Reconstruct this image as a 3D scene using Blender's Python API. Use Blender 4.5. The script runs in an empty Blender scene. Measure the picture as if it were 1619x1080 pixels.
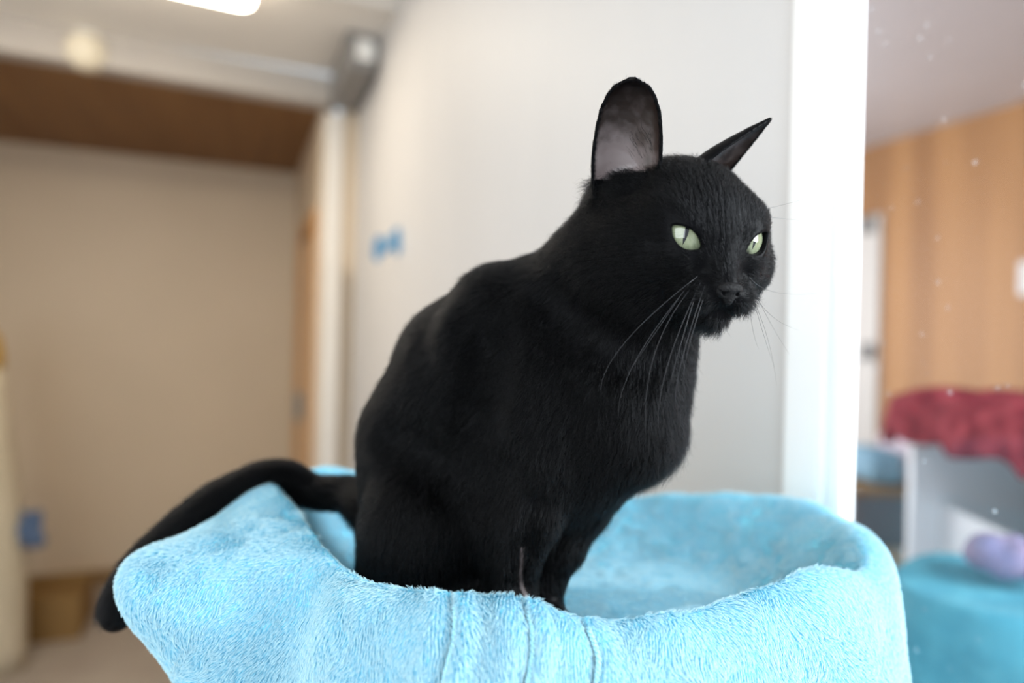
import bpy, bmesh, math, time
import numpy as np
from mathutils import Vector, Matrix
T0 = time.time()
R = math.radians
C = bpy.context.scene.collection
SC = bpy.context.scene

# ------------------------------------------------------------------ camera
EYE = np.array([0.0, 0.0, 1.5])
F_PX = 1079.0
YAW, ROLL = R(-22.2), R(1.4)
cam_data = bpy.data.cameras.new('camera')
cam = bpy.data.objects.new('camera', cam_data); C.objects.link(cam)
cam_data.sensor_width = 36.0
cam_data.lens = 36.0 * F_PX / 1619.0
cam_data.clip_start = 0.02
cam.matrix_world = Matrix.Translation(Vector(EYE)) @ Matrix.Rotation(YAW, 4, 'Z') @ Matrix.Rotation(R(90), 4, 'X') @ Matrix.Rotation(ROLL, 4, 'Z')
cam_data.dof.use_dof = True
cam_data.dof.focus_distance = 0.358
cam_data.dof.aperture_fstop = 2.3
SC.camera = cam
# ------------------------------------------------------------------ light
SC.view_settings.view_transform = 'Standard'
SC.view_settings.look = 'None'
SC.view_settings.gamma = 1.0
SC.view_settings.use_curve_mapping = False
SC.view_settings.exposure = 0.0
SC.cycles.use_denoising = True
world = bpy.data.worlds.new('world'); SC.world = world
world.use_nodes = True
world.node_tree.nodes['Background'].inputs[0].default_value = (0.80, 0.90, 1.0, 1)
world.node_tree.nodes['Background'].inputs[1].default_value = 0.85
def area(name, loc, target, sx, sy, power, col):
    l = bpy.data.lights.new(name, 'AREA'); l.shape = 'RECTANGLE'; l.size = sx; l.size_y = sy
    l.energy = power; l.color = col
    o = bpy.data.objects.new(name, l); C.objects.link(o); o.location = loc
    o.rotation_euler = (Vector(target) - Vector(loc)).to_track_quat('-Z', 'Y').to_euler()
    return o
area('fill_left', (-1.62, 0.72, 1.65), (0.5, 0.7, 1.35), 1.1, 1.4, 12.0, (0.90, 0.96, 1.0))  # added unseen fill, brightens the pale wall and the inside of the bed
area('window_daylight', (-0.90, -0.85, 1.70), (0.35, 0.7, 1.35), 1.3, 1.4, 31.0, (0.88, 0.95, 1.0))
area('next_room_fill', (1.25, -0.45, 1.85), (0.35, 0.42, 1.35), 0.7, 0.9, 50.0, (0.88, 0.95, 1.0))  # added lamp beyond the glass, brightens the right side of the blanket
area('next_room_daylight', (1.5, 3.5, 1.6), (1.9, 1.0, 1.75), 1.6, 1.6, 62.0, (0.95, 0.97, 1.0))

# ------------------------------------------------------------------ helpers
UD = np.array([math.cos(YAW), math.sin(YAW), 0.0])        # to the right of the lens
VD = np.array([-math.sin(YAW), math.cos(YAW), 0.0])       # into the room
def q(px, py, d):
    """photo pixel and distance into the room in cm -> (right, in, up) in cm from the eye"""
    ix, iy = (px - 809.5) / F_PX, (540.0 - py) / F_PX
    x = ix * math.cos(ROLL) - iy * math.sin(ROLL)
    y = ix * math.sin(ROLL) + iy * math.cos(ROLL)
    return np.array([x * d, d, y * d])
def W(p):
    """(right, in, up) cm -> world metres"""
    p = np.asarray(p, float) * 0.01
    return EYE + p[..., 0:1] * UD + p[..., 1:2] * VD + p[..., 2:3] * np.array([0, 0, 1.0])
def at(px, py, d):
    return Vector(W(q(px, py, d)))

def tag(o, label=None, cat=None, group=None, kind=None):
    if label: o['label'] = label
    if cat: o['category'] = cat
    if group: o['group'] = group
    if kind: o['kind'] = kind
    return o
def empty(name, loc, label, cat, group=None, rz=0.0):
    o = bpy.data.objects.new(name, None); C.objects.link(o)
    o.location = loc; o.rotation_euler = (0, 0, rz)
    o.empty_display_size = 0.05
    return tag(o, label, cat, group)
def mesh_obj(name, verts, faces, mat, parent=None, smooth=True):
    me = bpy.data.meshes.new(name)
    me.from_pydata([tuple(v) for v in verts], [], faces)
    if smooth: me.polygons.foreach_set('use_smooth', [True] * len(me.polygons))
    me.materials.append(mat)
    o = bpy.data.objects.new(name, me); C.objects.link(o)
    if parent: o.parent = parent
    return o
def fast_mesh(name, V, Q, mat, parent=None):
    """numpy quads or triangles"""
    me = bpy.data.meshes.new(name)
    n, m, k = len(V), len(Q), Q.shape[1]
    me.vertices.add(n); me.vertices.foreach_set('co', np.ascontiguousarray(V, np.float32).ravel())
    me.loops.add(m * k); me.loops.foreach_set('vertex_index', np.ascontiguousarray(Q, np.int32).ravel())
    me.polygons.add(m); me.polygons.foreach_set('loop_start', np.arange(m, dtype=np.int32) * k)
    me.update(calc_edges=True)
    me.polygons.foreach_set('use_smooth', np.ones(m, bool))
    me.materials.append(mat)
    o = bpy.data.objects.new(name, me); C.objects.link(o)
    if parent: o.parent = parent
    return o
def bm_obj(name, bm, mat, parent=None, smooth=False):
    me = bpy.data.meshes.new(name); bm.to_mesh(me); bm.free()
    if smooth: me.polygons.foreach_set('use_smooth', [True] * len(me.polygons))
    me.materials.append(mat)
    o = bpy.data.objects.new(name, me); C.objects.link(o)
    if parent: o.parent = parent
    return o
def add_box(bm, lo, hi, bevel=0.0, seg=2):
    r = bmesh.ops.create_cube(bm, size=1.0)
    vs = r['verts']
    lo, hi = Vector(lo), Vector(hi)
    for v in vs:
        v.co = Vector(((lo[i] + hi[i]) / 2 + v.co[i] * (hi[i] - lo[i]) for i in range(3)))
    if bevel:
        es = list({e for v in vs for e in v.link_edges})
        bmesh.ops.bevel(bm, geom=es, offset=bevel, segments=seg, affect='EDGES', profile=0.5)
def box(name, lo, hi, mat, parent=None, bevel=0.0, seg=2):
    bm = bmesh.new(); add_box(bm, lo, hi, bevel, seg)
    return bm_obj(name, bm, mat, parent)
def tube(pts, radii, n=8):
    """swept round tube through pts -> verts, faces"""
    pts = [Vector(p) for p in pts]; V, Fc = [], []
    up = Vector((0, 0, 1)); prev = None
    for i, p in enumerate(pts):
        t = (pts[min(i + 1, len(pts) - 1)] - pts[max(i - 1, 0)]).normalized()
        if prev is None:
            a = t.cross(up)
            if a.length < 1e-4: a = t.cross(Vector((1, 0, 0)))
        else:
            a = prev - t * prev.dot(t)
        a.normalize(); prev = a; b = t.cross(a)
        for k in range(n):
            an = 2 * math.pi * k / n
            V.append(p + (a * math.cos(an) + b * math.sin(an)) * radii[i])
    for i in range(len(pts) - 1):
        for k in range(n):
            k2 = (k + 1) % n
            Fc.append((i * n + k, i * n + k2, (i + 1) * n + k2, (i + 1) * n + k))
    Fc.append(tuple(range(n - 1, -1, -1))); Fc.append(tuple((len(pts) - 1) * n + k for k in range(n)))
    return V, Fc
def lathe(profile, n=40):
    """profile of (radius, z) -> verts, faces"""
    V, Fc = [], []
    for r, z in profile:
        for k in range(n):
            a = 2 * math.pi * k / n
            V.append((r * math.cos(a), r * math.sin(a), z))
    for i in range(len(profile) - 1):
        for k in range(n):
            k2 = (k + 1) % n
            Fc.append((i * n + k, i * n + k2, (i + 1) * n + k2, (i + 1) * n + k))
    Fc.append(tuple(range(n - 1, -1, -1))); Fc.append(tuple((len(profile) - 1) * n + k for k in range(n)))
    return V, Fc
rng = np.random.default_rng(7)
_perm = rng.permutation(4096)
_rand = rng.random(4096).astype(np.float32)
def vnoise(P, seed=0):
    """smooth value noise in -1..1 at the points P (n,3)"""
    P = np.asarray(P, np.float64) + seed * 17.31
    i = np.floor(P).astype(np.int64); f = P - i; f = f * f * (3 - 2 * f)
    out = 0
    for dx in (0, 1):
        for dy in (0, 1):
            for dz in (0, 1):
                h = _perm[(_perm[(_perm[(i[:, 0] + dx) & 4095] + i[:, 1] + dy) & 4095] + i[:, 2] + dz) & 4095]
                w = (f[:, 0] if dx else 1 - f[:, 0]) * (f[:, 1] if dy else 1 - f[:, 1]) * (f[:, 2] if dz else 1 - f[:, 2])
                out = out + w * _rand[h]
    return out * 2 - 1
def nrm(a):
    return a / np.maximum(np.linalg.norm(a, axis=-1, keepdims=True), 1e-9)

# ------------------------------------------------------------------ materials
def mat(name, col, rough=0.6, spec=0.5, **kw):
    m = bpy.data.materials.new(name); m.use_nodes = True
    b = m.node_tree.nodes['Principled BSDF']
    b.inputs['Base Color'].default_value = (*col, 1); b.inputs['Roughness'].default_value = rough
    b.inputs['Specular IOR Level'].default_value = spec
    for k, v in kw.items(): b.inputs[k.replace('_', ' ')].default_value = v
    return m
def noise_mat(name, c1, c2, scale=(4, 4, 4), rough=0.7, detail=4.0, lo=0.35, hi=0.65, bump=0.0, spec=0.4, nscale=1.0):
    m = mat(name, c1, rough, spec); nt = m.node_tree; N, L = nt.nodes, nt.links
    b = N['Principled BSDF']
    tc = N.new('ShaderNodeTexCoord'); mp = N.new('ShaderNodeMapping'); mp.inputs['Scale'].default_value = scale
    nz = N.new('ShaderNodeTexNoise'); nz.inputs['Scale'].default_value = nscale; nz.inputs['Detail'].default_value = detail
    cr = N.new('ShaderNodeValToRGB')
    cr.color_ramp.elements[0].position = lo; cr.color_ramp.elements[0].color = (*c1, 1)
    cr.color_ramp.elements[1].position = hi; cr.color_ramp.elements[1].color = (*c2, 1)
    L.new(tc.outputs['Object'], mp.inputs[0]); L.new(mp.outputs[0], nz.inputs['Vector'])
    L.new(nz.outputs['Fac'], cr.inputs[0]); L.new(cr.outputs[0], b.inputs['Base Color'])
    if bump:
        bp = N.new('ShaderNodeBump'); bp.inputs['Strength'].default_value = bump; bp.inputs['Distance'].default_value = 0.004
        L.new(nz.outputs['Fac'], bp.inputs['Height']); L.new(bp.outputs[0], b.inputs['Normal'])
    return m
M = {}
M['wall'] = noise_mat('painted_wall', (0.585, 0.575, 0.575), (0.61, 0.60, 0.60), (3, 3, 0.6), 0.55)
M['ceiling'] = noise_mat('ceiling_paint', (0.80, 0.76, 0.71), (0.83, 0.79, 0.74), (2, 2, 2), 0.7)
M['beam'] = noise_mat('beam_paint', (0.47, 0.43, 0.39), (0.50, 0.46, 0.42), (2, 2, 2), 0.6)
M['far_wall'] = noise_mat('beige_wall', (0.60, 0.485, 0.355), (0.64, 0.52, 0.385), (1.2, 1.2, 1.2), 0.5)
M['brown'] = noise_mat('brown_boards', (0.19, 0.085, 0.026), (0.24, 0.115, 0.038), (14, 0.8, 2), 0.6)
M['white'] = noise_mat('white_gloss_paint', (0.90, 0.90, 0.90), (0.93, 0.93, 0.93), (5, 5, 1), 0.4)
M['offwhite'] = noise_mat('offwhite_paint', (0.72, 0.68, 0.63), (0.76, 0.72, 0.67), (5, 5, 1), 0.5)
M['grey'] = noise_mat('grey_metal', (0.20, 0.19, 0.185), (0.24, 0.23, 0.22), (9, 2, 2), 0.45)
M['orange_wood'] = noise_mat('orange_pine', (0.46, 0.22, 0.07), (0.58, 0.30, 0.11), (30, 30, 1.5), 0.45)
M['floor'] = noise_mat('floor_tiles', (0.33, 0.28, 0.24), (0.38, 0.33, 0.28), (3, 3, 3), 0.4)
M['lamp_shell'] = mat('lamp_shell', (0.85, 0.85, 0.83), 0.4)
M['globe'] = noise_mat('milky_globe', (0.80, 0.72, 0.56), (0.85, 0.77, 0.62), (6, 6, 6), 0.25)
em = mat('lamp_diffuser', (1, 1, 1), 0.5); M['diffuser'] = em
em.node_tree.nodes['Principled BSDF'].inputs['Emission Color'].default_value = (1.0, 0.88, 0.70, 1)
em.node_tree.nodes['Principled BSDF'].inputs['Emission Strength'].default_value = 27.0

# planks of the next room: pine boards, each a slightly different tone, grain running up
def plank_mat(name, tones, width, axis):
    m = mat(name, tones[0], 0.5); nt = m.node_tree; N, L = nt.nodes, nt.links; b = N['Principled BSDF']
    tc = N.new('ShaderNodeTexCoord'); sx = N.new('ShaderNodeSeparateXYZ'); L.new(tc.outputs['Object'], sx.inputs[0])
    dv = N.new('ShaderNodeMath'); dv.operation = 'DIVIDE'; dv.inputs[1].default_value = width; L.new(sx.outputs[axis], dv.inputs[0])
    fl = N.new('ShaderNodeMath'); fl.operation = 'FLOOR'; L.new(dv.outputs[0], fl.inputs[0])
    wn = N.new('ShaderNodeTexWhiteNoise'); wn.noise_dimensions = '1D'; L.new(fl.outputs[0], wn.inputs['W'])
    mp = N.new('ShaderNodeMapping'); mp.inputs['Scale'].default_value = (5, 5, 0.7); L.new(tc.outputs['Object'], mp.inputs[0])
    nz = N.new('ShaderNodeTexNoise'); nz.inputs['Scale'].default_value = 1.6; nz.inputs['Detail'].default_value = 5; L.new(mp.outputs[0], nz.inputs['Vector'])
    ad = N.new('ShaderNodeMath'); ad.operation = 'MULTIPLY_ADD'; ad.inputs[1].default_value = 0.45; L.new(wn.outputs['Value'], ad.inputs[0])
    sc = N.new('ShaderNodeMath'); sc.operation = 'MULTIPLY'; sc.inputs[1].default_value = 0.6; L.new(nz.outputs['Fac'], sc.inputs[0]); L.new(sc.outputs[0], ad.inputs[2])
    cr = N.new('ShaderNodeValToRGB'); cr.color_ramp.elements[0].color = (*tones[0], 1); cr.color_ramp.elements[1].color = (*tones[1], 1)
    cr.color_ramp.elements[0].position = 0.15; cr.color_ramp.elements[1].position = 0.85
    L.new(ad.outputs[0], cr.inputs[0]); L.new(cr.outputs[0], b.inputs['Base Color'])
    return m
M['pine'] = plank_mat('pine_boards', ((0.33, 0.14, 0.038), (0.52, 0.25, 0.08)), 0.14, 'Y')
M['next_ceiling'] = noise_mat('next_room_ceiling', (0.58, 0.54, 0.545), (0.62, 0.58, 0.585), (2, 2, 2), 0.35)
M['slate'] = noise_mat('slate_vinyl', (0.07, 0.11, 0.16), (0.09, 0.14, 0.20), (3, 3, 3), 0.5)
M['cabinet'] = noise_mat('cabinet_white', (0.78, 0.81, 0.84), (0.82, 0.85, 0.88), (3, 3, 3), 0.45)
M['red_fleece'] = noise_mat('red_fleece', (0.17, 0.008, 0.022), (0.42, 0.06, 0.08), (22, 22, 22), 0.95, lo=0.4, hi=0.7, bump=0.6, spec=0.05)
M['teal_fleece'] = noise_mat('teal_fleece', (0.035, 0.21, 0.29), (0.065, 0.28, 0.36), (20, 20, 20), 0.9, bump=0.5)
M['lilac'] = noise_mat('lilac_fabric', (0.14, 0.14, 0.26), (0.26, 0.19, 0.28), (18, 18, 18), 0.9)
M['pinkish'] = noise_mat('pale_pink_fabric', (0.55, 0.45, 0.52), (0.66, 0.56, 0.62), (18, 18, 18), 0.9)
M['blue_plastic'] = noise_mat('blue_cotton', (0.075, 0.12, 0.21), (0.10, 0.15, 0.25), (3, 3, 3), 0.4)
M['steel_blue'] = noise_mat('steel_blue_fabric', (0.15, 0.32, 0.45), (0.2, 0.38, 0.5), (6, 6, 6), 0.7)
M['sand'] = noise_mat('sand_carpet', (0.36, 0.33, 0.24), (0.44, 0.40, 0.30), (40, 40, 40), 0.95, bump=0.4)
M['cream'] = noise_mat('cream_fabric', (0.46, 0.39, 0.28), (0.54, 0.46, 0.34), (9, 9, 3), 0.85)
M['ochre'] = noise_mat('ochre_fabric', (0.42, 0.24, 0.04), (0.5, 0.3, 0.07), (8, 8, 8), 0.85)
M['card'] = noise_mat('brown_cardboard', (0.20, 0.11, 0.03), (0.26, 0.15, 0.05), (6, 6, 2), 0.75)
M['dark'] = mat('dark_rubber', (0.03, 0.028, 0.028), 0.7)
M['decal_blue'] = mat('decal_blue', (0.03, 0.26, 0.50), 0.4)
M['decal_pale'] = mat('decal_pale_blue', (0.32, 0.47, 0.58), 0.4)
M['paper'] = mat('paper', (0.85, 0.85, 0.85), 0.7)

# window glass with dried specks
g = bpy.data.materials.new('window_glass'); g.use_nodes = True; nt = g.node_tree; N, L = nt.nodes, nt.links
for n in list(N): N.remove(n)
out = N.new('ShaderNodeOutputMaterial'); tr = N.new('ShaderNodeBsdfTransparent'); gl = N.new('ShaderNodeBsdfGlossy'); gl.inputs['Roughness'].default_value = 0.02
fr = N.new('ShaderNodeFresnel'); fr.inputs['IOR'].default_value = 1.45; mx = N.new('ShaderNodeMixShader')
ge = N.new('ShaderNodeNewGeometry'); fm_ = N.new('ShaderNodeMath'); fm_.operation = 'MULTIPLY'; iv = N.new('ShaderNodeMath'); iv.operation = 'SUBTRACT'; iv.inputs[0].default_value = 1.0
L.new(ge.outputs['Backfacing'], iv.inputs[1]); L.new(iv.outputs[0], fm_.inputs[0]); L.new(fr.outputs[0], fm_.inputs[1]); L.new(fm_.outputs[0], mx.inputs[0]); L.new(tr.outputs[0], mx.inputs[1]); L.new(gl.outputs[0], mx.inputs[2])
df = N.new('ShaderNodeBsdfDiffuse'); df.inputs[0].default_value = (0.75, 0.75, 0.78, 1)
tc = N.new('ShaderNodeTexCoord'); vo = N.new('ShaderNodeTexVoronoi'); vo.inputs['Scale'].default_value = 42.0
L.new(tc.outputs['Object'], vo.inputs['Vector'])
cr = N.new('ShaderNodeValToRGB'); cr.color_ramp.elements[0].position = 0.08; cr.color_ramp.elements[0].color = (1, 1, 1, 1)
cr.color_ramp.elements[1].position = 0.12; cr.color_ramp.elements[1].color = (0, 0, 0, 1)
L.new(vo.outputs['Distance'], cr.inputs[0])
n2 = N.new('ShaderNodeTexNoise'); n2.inputs['Scale'].default_value = 9.0; L.new(tc.outputs['Object'], n2.inputs['Vector'])
c2 = N.new('ShaderNodeValToRGB'); c2.color_ramp.elements[0].position = 0.45; c2.color_ramp.elements[1].position = 0.75
L.new(n2.outputs['Fac'], c2.inputs[0])
mm = N.new('ShaderNodeMath'); mm.operation = 'MULTIPLY'; L.new(cr.outputs[0], mm.inputs[0]); L.new(c2.outputs[0], mm.inputs[1])
m3 = N.new('ShaderNodeMath'); m3.operation = 'MULTIPLY_ADD'; m3.inputs[1].default_value = 0.6; m3.inputs[2].default_value = 0.008; L.new(mm.outputs[0], m3.inputs[0])
mx2 = N.new('ShaderNodeMixShader'); L.new(m3.outputs[0], mx2.inputs[0]); L.new(mx.outputs[0], mx2.inputs[1]); L.new(df.outputs[0], mx2.inputs[2])
L.new(mx2.outputs[0], out.inputs[0]); M['glass'] = g

# ------------------------------------------------------------------ the room
S = 'structure'
XW = 0.52
tag(box('floor', (-1.7, -1.4, -0.06), (XW + 0.06, 4.86, 0.0), M['floor']), kind=S)
tag(box('ceiling', (-1.7, -1.4, 2.70), (XW + 0.06, 3.20, 2.78), M['ceiling']), kind=S)
def prism(name, plan, z0, z1, m_):
    k = len(plan); V = [(x, y, z0) for x, y in plan] + [(x, y, z1) for x, y in plan]
    return mesh_obj(name, V, [tuple(range(k - 1, -1, -1)), tuple(range(k, 2 * k))] + [(i, (i + 1) % k, k + (i + 1) % k, k + i) for i in range(k)], m_, None, False)
tag(prism('ceiling_back', [(-1.7, 3.22), (0.42, 3.34), (0.42, 4.86), (-1.7, 4.86)], 2.570, 2.66, M['brown']), kind=S)
tag(box('wall_left', (-1.76, -1.4, 0.0), (-1.70, 4.86, 2.70), M['wall']), kind=S)
tag(box('wall_back', (-1.70, 4.70, 0.0), (0.42, 4.86, 2.585), M['far_wall']), kind=S)
# right-hand wall with the window opening into the next room
WY0, WY1, WZ0, WZ1 = -0.75, 0.516, 0.95, 2.25
bm = bmesh.new()
add_box(bm, (XW, WY1, 0), (XW + 0.06, 3.30, 2.70))
add_box(bm, (XW, -1.4, 0), (XW + 0.06, WY0, 2.70))
add_box(bm, (XW, WY0, 0), (XW + 0.06, WY1, WZ0))
add_box(bm, (XW, WY0, WZ1), (XW + 0.06, WY1, 2.70))
tag(bm_obj('wall_right', bm, M['wall']), kind=S)
# back room: side wall with the door, end pier, boxed beam
bm = bmesh.new()
DY0, DY1, DZ = 3.42, 4.2, 2.10
add_box(bm, (0.36, 3.34, 0), (0.42, DY0, 2.585)); add_box(bm, (0.36, DY1, 0), (0.42, 4.70, 2.585)); add_box(bm, (0.36, DY0, DZ), (0.42, DY1, 2.585))
tag(bm_obj('wall_back_right', bm, M['far_wall']), kind=S)
tag(prism('trim_1', [(-1.70, 3.12), (0.385, 3.24), (0.385, 3.34), (-1.70, 3.22)], 2.572, 2.70, M['beam']), kind=S)      # boxed beam
tag(box('trim_2', (0.375, 3.26, 0), (0.455, 3.34, 2.54), M['offwhite']), kind=S)           # end pier
tag(box('trim_3', (0.455, 3.28, 0), (XW + 0.06, 3.34, 2.70), M['far_wall']), kind=S)       # recess beside the pier
tag(box('trim_4', (0.12, 2.42, 2.675), (XW, 2.50, 2.70), M['offwhite']), kind=S)           # ceiling batten
tag(box('baseboard_back', (-1.70, 4.68, 0), (0.36, 4.70, 0.07), M['card']), kind=S)
d = box('door_1', (0.372, DY0 + 0.05, 0.01), (0.40, DY1 - 0.05, DZ - 0.05), M['far_wall']); tag(d, kind=S)
bm = bmesh.new()
add_box(bm, (0.345, DY0 - 0.02, 0), (0.42, DY0 + 0.05, DZ + 0.02)); add_box(bm, (0.345, DY1 - 0.05, 0), (0.42, DY1 + 0.02, DZ + 0.02)); add_box(bm, (0.345, DY0 + 0.05, DZ - 0.05), (0.42, DY1 - 0.05, DZ + 0.02))
bm_obj('door_frame', bm, M['orange_wood'], d)
bm = bmesh.new(); add_box(bm, (0.335, DY1 - 0.16, 1.02), (0.372, DY1 - 0.13, 1.18), 0.006)
bm_obj('handle', bm, M['grey'], d)
# window frame: outer post, inner casement, rails, pane
w = bm_obj('window_1', (lambda b: (add_box(b, (XW - 0.022, 0.469, WZ0 - 0.06), (XW + 0.008, WY1, WZ1 + 0.06), 0.003), add_box(b, (XW - 0.022, WY0 - 0.01, WZ0 - 0.06), (XW + 0.06, WY0 + 0.06, WZ1 + 0.06), 0.004), add_box(b, (XW - 0.022, WY0 + 0.06, WZ1), (XW + 0.06, 0.469, WZ1 + 0.06), 0.004), add_box(b, (XW - 0.022, WY0 + 0.06, WZ0 - 0.06), (XW + 0.06, 0.469, WZ0), 0.004), b)[-1])(bmesh.new()), M['white'])
tag(w, kind=S)
bm = bmesh.new()
add_box(bm, (XW - 0.016, 0.452, WZ0), (XW + 0.004, 0.469, WZ1), 0.005); add_box(bm, (XW - 0.016, WY0 + 0.06, WZ0), (XW + 0.004, WY0 + 0.10, WZ1), 0.005)
add_box(bm, (XW - 0.016, WY0 + 0.10, WZ1 - 0.045), (XW + 0.004, 0.452, WZ1), 0.005); add_box(bm, (XW - 0.016, WY0 + 0.10, WZ0), (XW + 0.004, 0.452, WZ0 + 0.045), 0.005)
bm_obj('window_frame', bm, M['white'], w)
box('pane', (XW - 0.006, WY0 + 0.10, WZ0 + 0.045), (XW - 0.002, 0.452, WZ1 - 0.045), M['glass'], w)
# next room beyond the glass
NX = 3.45
tag(box('floor_next', (XW + 0.06, -1.4, -0.06), (NX + 0.06, 4.0, 0.0), M['slate']), kind=S)
tag(box('ceiling_next', (XW + 0.06, -1.4, 2.70), (NX + 0.06, 4.0, 2.78), M['next_ceiling']), kind=S)
tag(box('wall_next', (NX, -1.4, 0.0), (NX + 0.06, 4.0, 2.70), M['pine']), kind=S)
tag(box('wall_next_back', (XW + 0.06, 3.94, 0.0), (NX, 4.0, 2.70), M['offwhite']), kind=S)

# ------------------------------------------------------------------ signed-distance modelling (cm, lens axes)
class Field:
    def __init__(s, lo, hi, h):
        s.lo = np.array(lo, float); s.h = h
        s.n = np.ceil((np.array(hi) - s.lo) / h).astype(int) + 1
        s.F = np.full(s.n, 6.0, np.float32)
    def region(s, lo, hi):
        a = np.clip(np.floor((np.asarray(lo) - s.lo) / s.h).astype(int), 0, s.n - 1)
        b = np.clip(np.ceil((np.asarray(hi) - s.lo) / s.h).astype(int) + 1, 1, s.n)
        sl = tuple(slice(a[i], b[i]) for i in range(3))
        ax = [(s.lo[i] + np.arange(a[i], b[i]) * s.h).astype(np.float32) for i in range(3)]
        return sl, ax[0][:, None, None], ax[1][None, :, None], ax[2][None, None, :]
    def _merge(s, sl, d, k, cut=False):
        A = s.F[sl]
        if cut:
            d = -d
            hh = np.maximum(k - np.abs(A - d), 0) / k
            s.F[sl] = np.maximum(A, d) + hh * hh * k * 0.25
        else:
            hh = np.maximum(k - np.abs(A - d), 0) / k
            s.F[sl] = np.minimum(A, d) - hh * hh * k * 0.25
    def ell(s, c, r, k=1.0, Rm=None, cut=False):
        c = np.asarray(c, float); r = np.asarray(r, float) * np.ones(3); m = r.max() + k + 0.6
        sl, X, Y, Z = s.region(c - m, c + m)
        X, Y, Z = X - c[0], Y - c[1], Z - c[2]
        if Rm is not None:
            X, Y, Z = [Rm[i, 0] * X + Rm[i, 1] * Y + Rm[i, 2] * Z for i in range(3)]
        k0 = np.sqrt((X / r[0]) ** 2 + (Y / r[1]) ** 2 + (Z / r[2]) ** 2)
        k1 = np.sqrt((X / r[0] ** 2) ** 2 + (Y / r[1] ** 2) ** 2 + (Z / r[2] ** 2) ** 2)
        s._merge(sl, (k0 * (k0 - 1) / np.maximum(k1, 1e-6)).astype(np.float32), k, cut)
    def cone(s, a, b, ra, rb, k=1.0, cut=False):
        a = np.asarray(a, float); b = np.asarray(b, float); m = max(ra, rb) + k + 0.6
        sl, X, Y, Z = s.region(np.minimum(a, b) - m, np.maximum(a, b) + m)
        ba = b - a; L2 = ba @ ba
        t = np.clip(((X - a[0]) * ba[0] + (Y - a[1]) * ba[1] + (Z - a[2]) * ba[2]) / L2, 0, 1)
        d = np.sqrt((X - a[0] - t * ba[0]) ** 2 + (Y - a[1] - t * ba[1]) ** 2 + (Z - a[2] - t * ba[2]) ** 2) - (ra + (rb - ra) * t)
        s._merge(sl, d.astype(np.float32), k, cut)
    def chain(s, nodes, k=1.0, k0=None):
        for (a, ra), (b, rb) in zip(nodes[:-1], nodes[1:]):
            s.cone(a, b, ra, rb, k)
    def points(s, P, rad, k=0.3):
        m = rad.max() + k + 0.3
        sl, X, Y, Z = s.region(P.min(0) - m, P.max(0) + m)
        sh = (X.shape[0], Y.shape[1], Z.shape[2])
        G = np.stack(np.broadcast_arrays(X, Y, Z), -1).reshape(-1, 3)
        D = np.empty(len(G), np.float32)
        P = P.astype(np.float32); pp = (P ** 2).sum(1)
        for i in range(0, len(G), 20000):
            g = G[i:i + 20000]
            d2 = (g ** 2).sum(1)[:, None] - 2 * g @ P.T + pp[None]
            j = d2.argmin(1)
            D[i:i + 20000] = np.sqrt(np.maximum(d2[np.arange(len(g)), j], 0)) - rad[j]
        s._merge(sl, D.reshape(sh), k)
    def sample(s, P):
        x = np.clip((P - s.lo) / s.h, 0, s.n - 1.001); i = x.astype(int); f = (x - i).astype(np.float32)
        o = 0
        for dx in (0, 1):
            for dy in (0, 1):
                for dz in (0, 1):
                    w_ = (f[:, 0] if dx else 1 - f[:, 0]) * (f[:, 1] if dy else 1 - f[:, 1]) * (f[:, 2] if dz else 1 - f[:, 2])
                    o = o + w_ * s.F[i[:, 0] + dx, i[:, 1] + dy, i[:, 2] + dz]
        return o
    def grad(s, P, e=None):
        e = e or s.h * 0.8
        return np.stack([(s.sample(P + e * ax) - s.sample(P - e * ax)) / (2 * e) for ax in np.eye(3)], 1)
    def surface(s):
        """surface nets"""
        I = s.F < 0
        n = s.n - 1
        cnt = np.zeros(n, np.int8)
        for dx in (0, 1):
            for dy in (0, 1):
                for dz in (0, 1):
                    cnt += I[dx:n[0] + dx, dy:n[1] + dy, dz:n[2] + dz]
        cells = np.argwhere((cnt > 0) & (cnt < 8))
        idx = np.full(n, -1, np.int32); idx[tuple(cells.T)] = np.arange(len(cells))
        corner = np.array([(a, b, c) for a in (0, 1) for b in (0, 1) for c in (0, 1)])
        val = np.stack([s.F[tuple((cells + c).T)] for c in corner], 1)
        acc = np.zeros((len(cells), 3)); num = np.zeros(len(cells))
        for i in range(8):
            for j in range(i + 1, 8):
                if np.abs(corner[i] - corner[j]).sum() != 1: continue
                m = (val[:, i] < 0) != (val[:, j] < 0)
                t = val[m, i] / (val[m, i] - val[m, j])
                acc[m] += corner[i] + t[:, None] * (corner[j] - corner[i]); num[m] += 1
        V = s.lo + (cells + acc / num[:, None]) * s.h
        quads = []
        for ax in range(3):
            a1, a2 = (ax + 1) % 3, (ax + 2) % 3
            sa = [slice(None)] * 3; sb = [slice(None)] * 3
            sa[ax] = slice(0, -1); sb[ax] = slice(1, None)
            E_ = I[tuple(sa)] != I[tuple(sb)]
            e = np.argwhere(E_)
            e = e[(e[:, a1] > 0) & (e[:, a2] > 0) & (e[:, a1] < n[a1]) & (e[:, a2] < n[a2])]
            ins = I[tuple(e.T)]
            o1 = np.zeros(3, int); o1[a1] = 1; o2 = np.zeros(3, int); o2[a2] = 1
            qd = np.stack([idx[tuple((e - o1 - o2).T)], idx[tuple((e - o2).T)], idx[tuple(e.T)], idx[tuple((e - o1).T)]], 1)
            qd[~ins] = qd[~ins][:, ::-1]
            quads.append(qd)
        Q = np.concatenate(quads)
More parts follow.
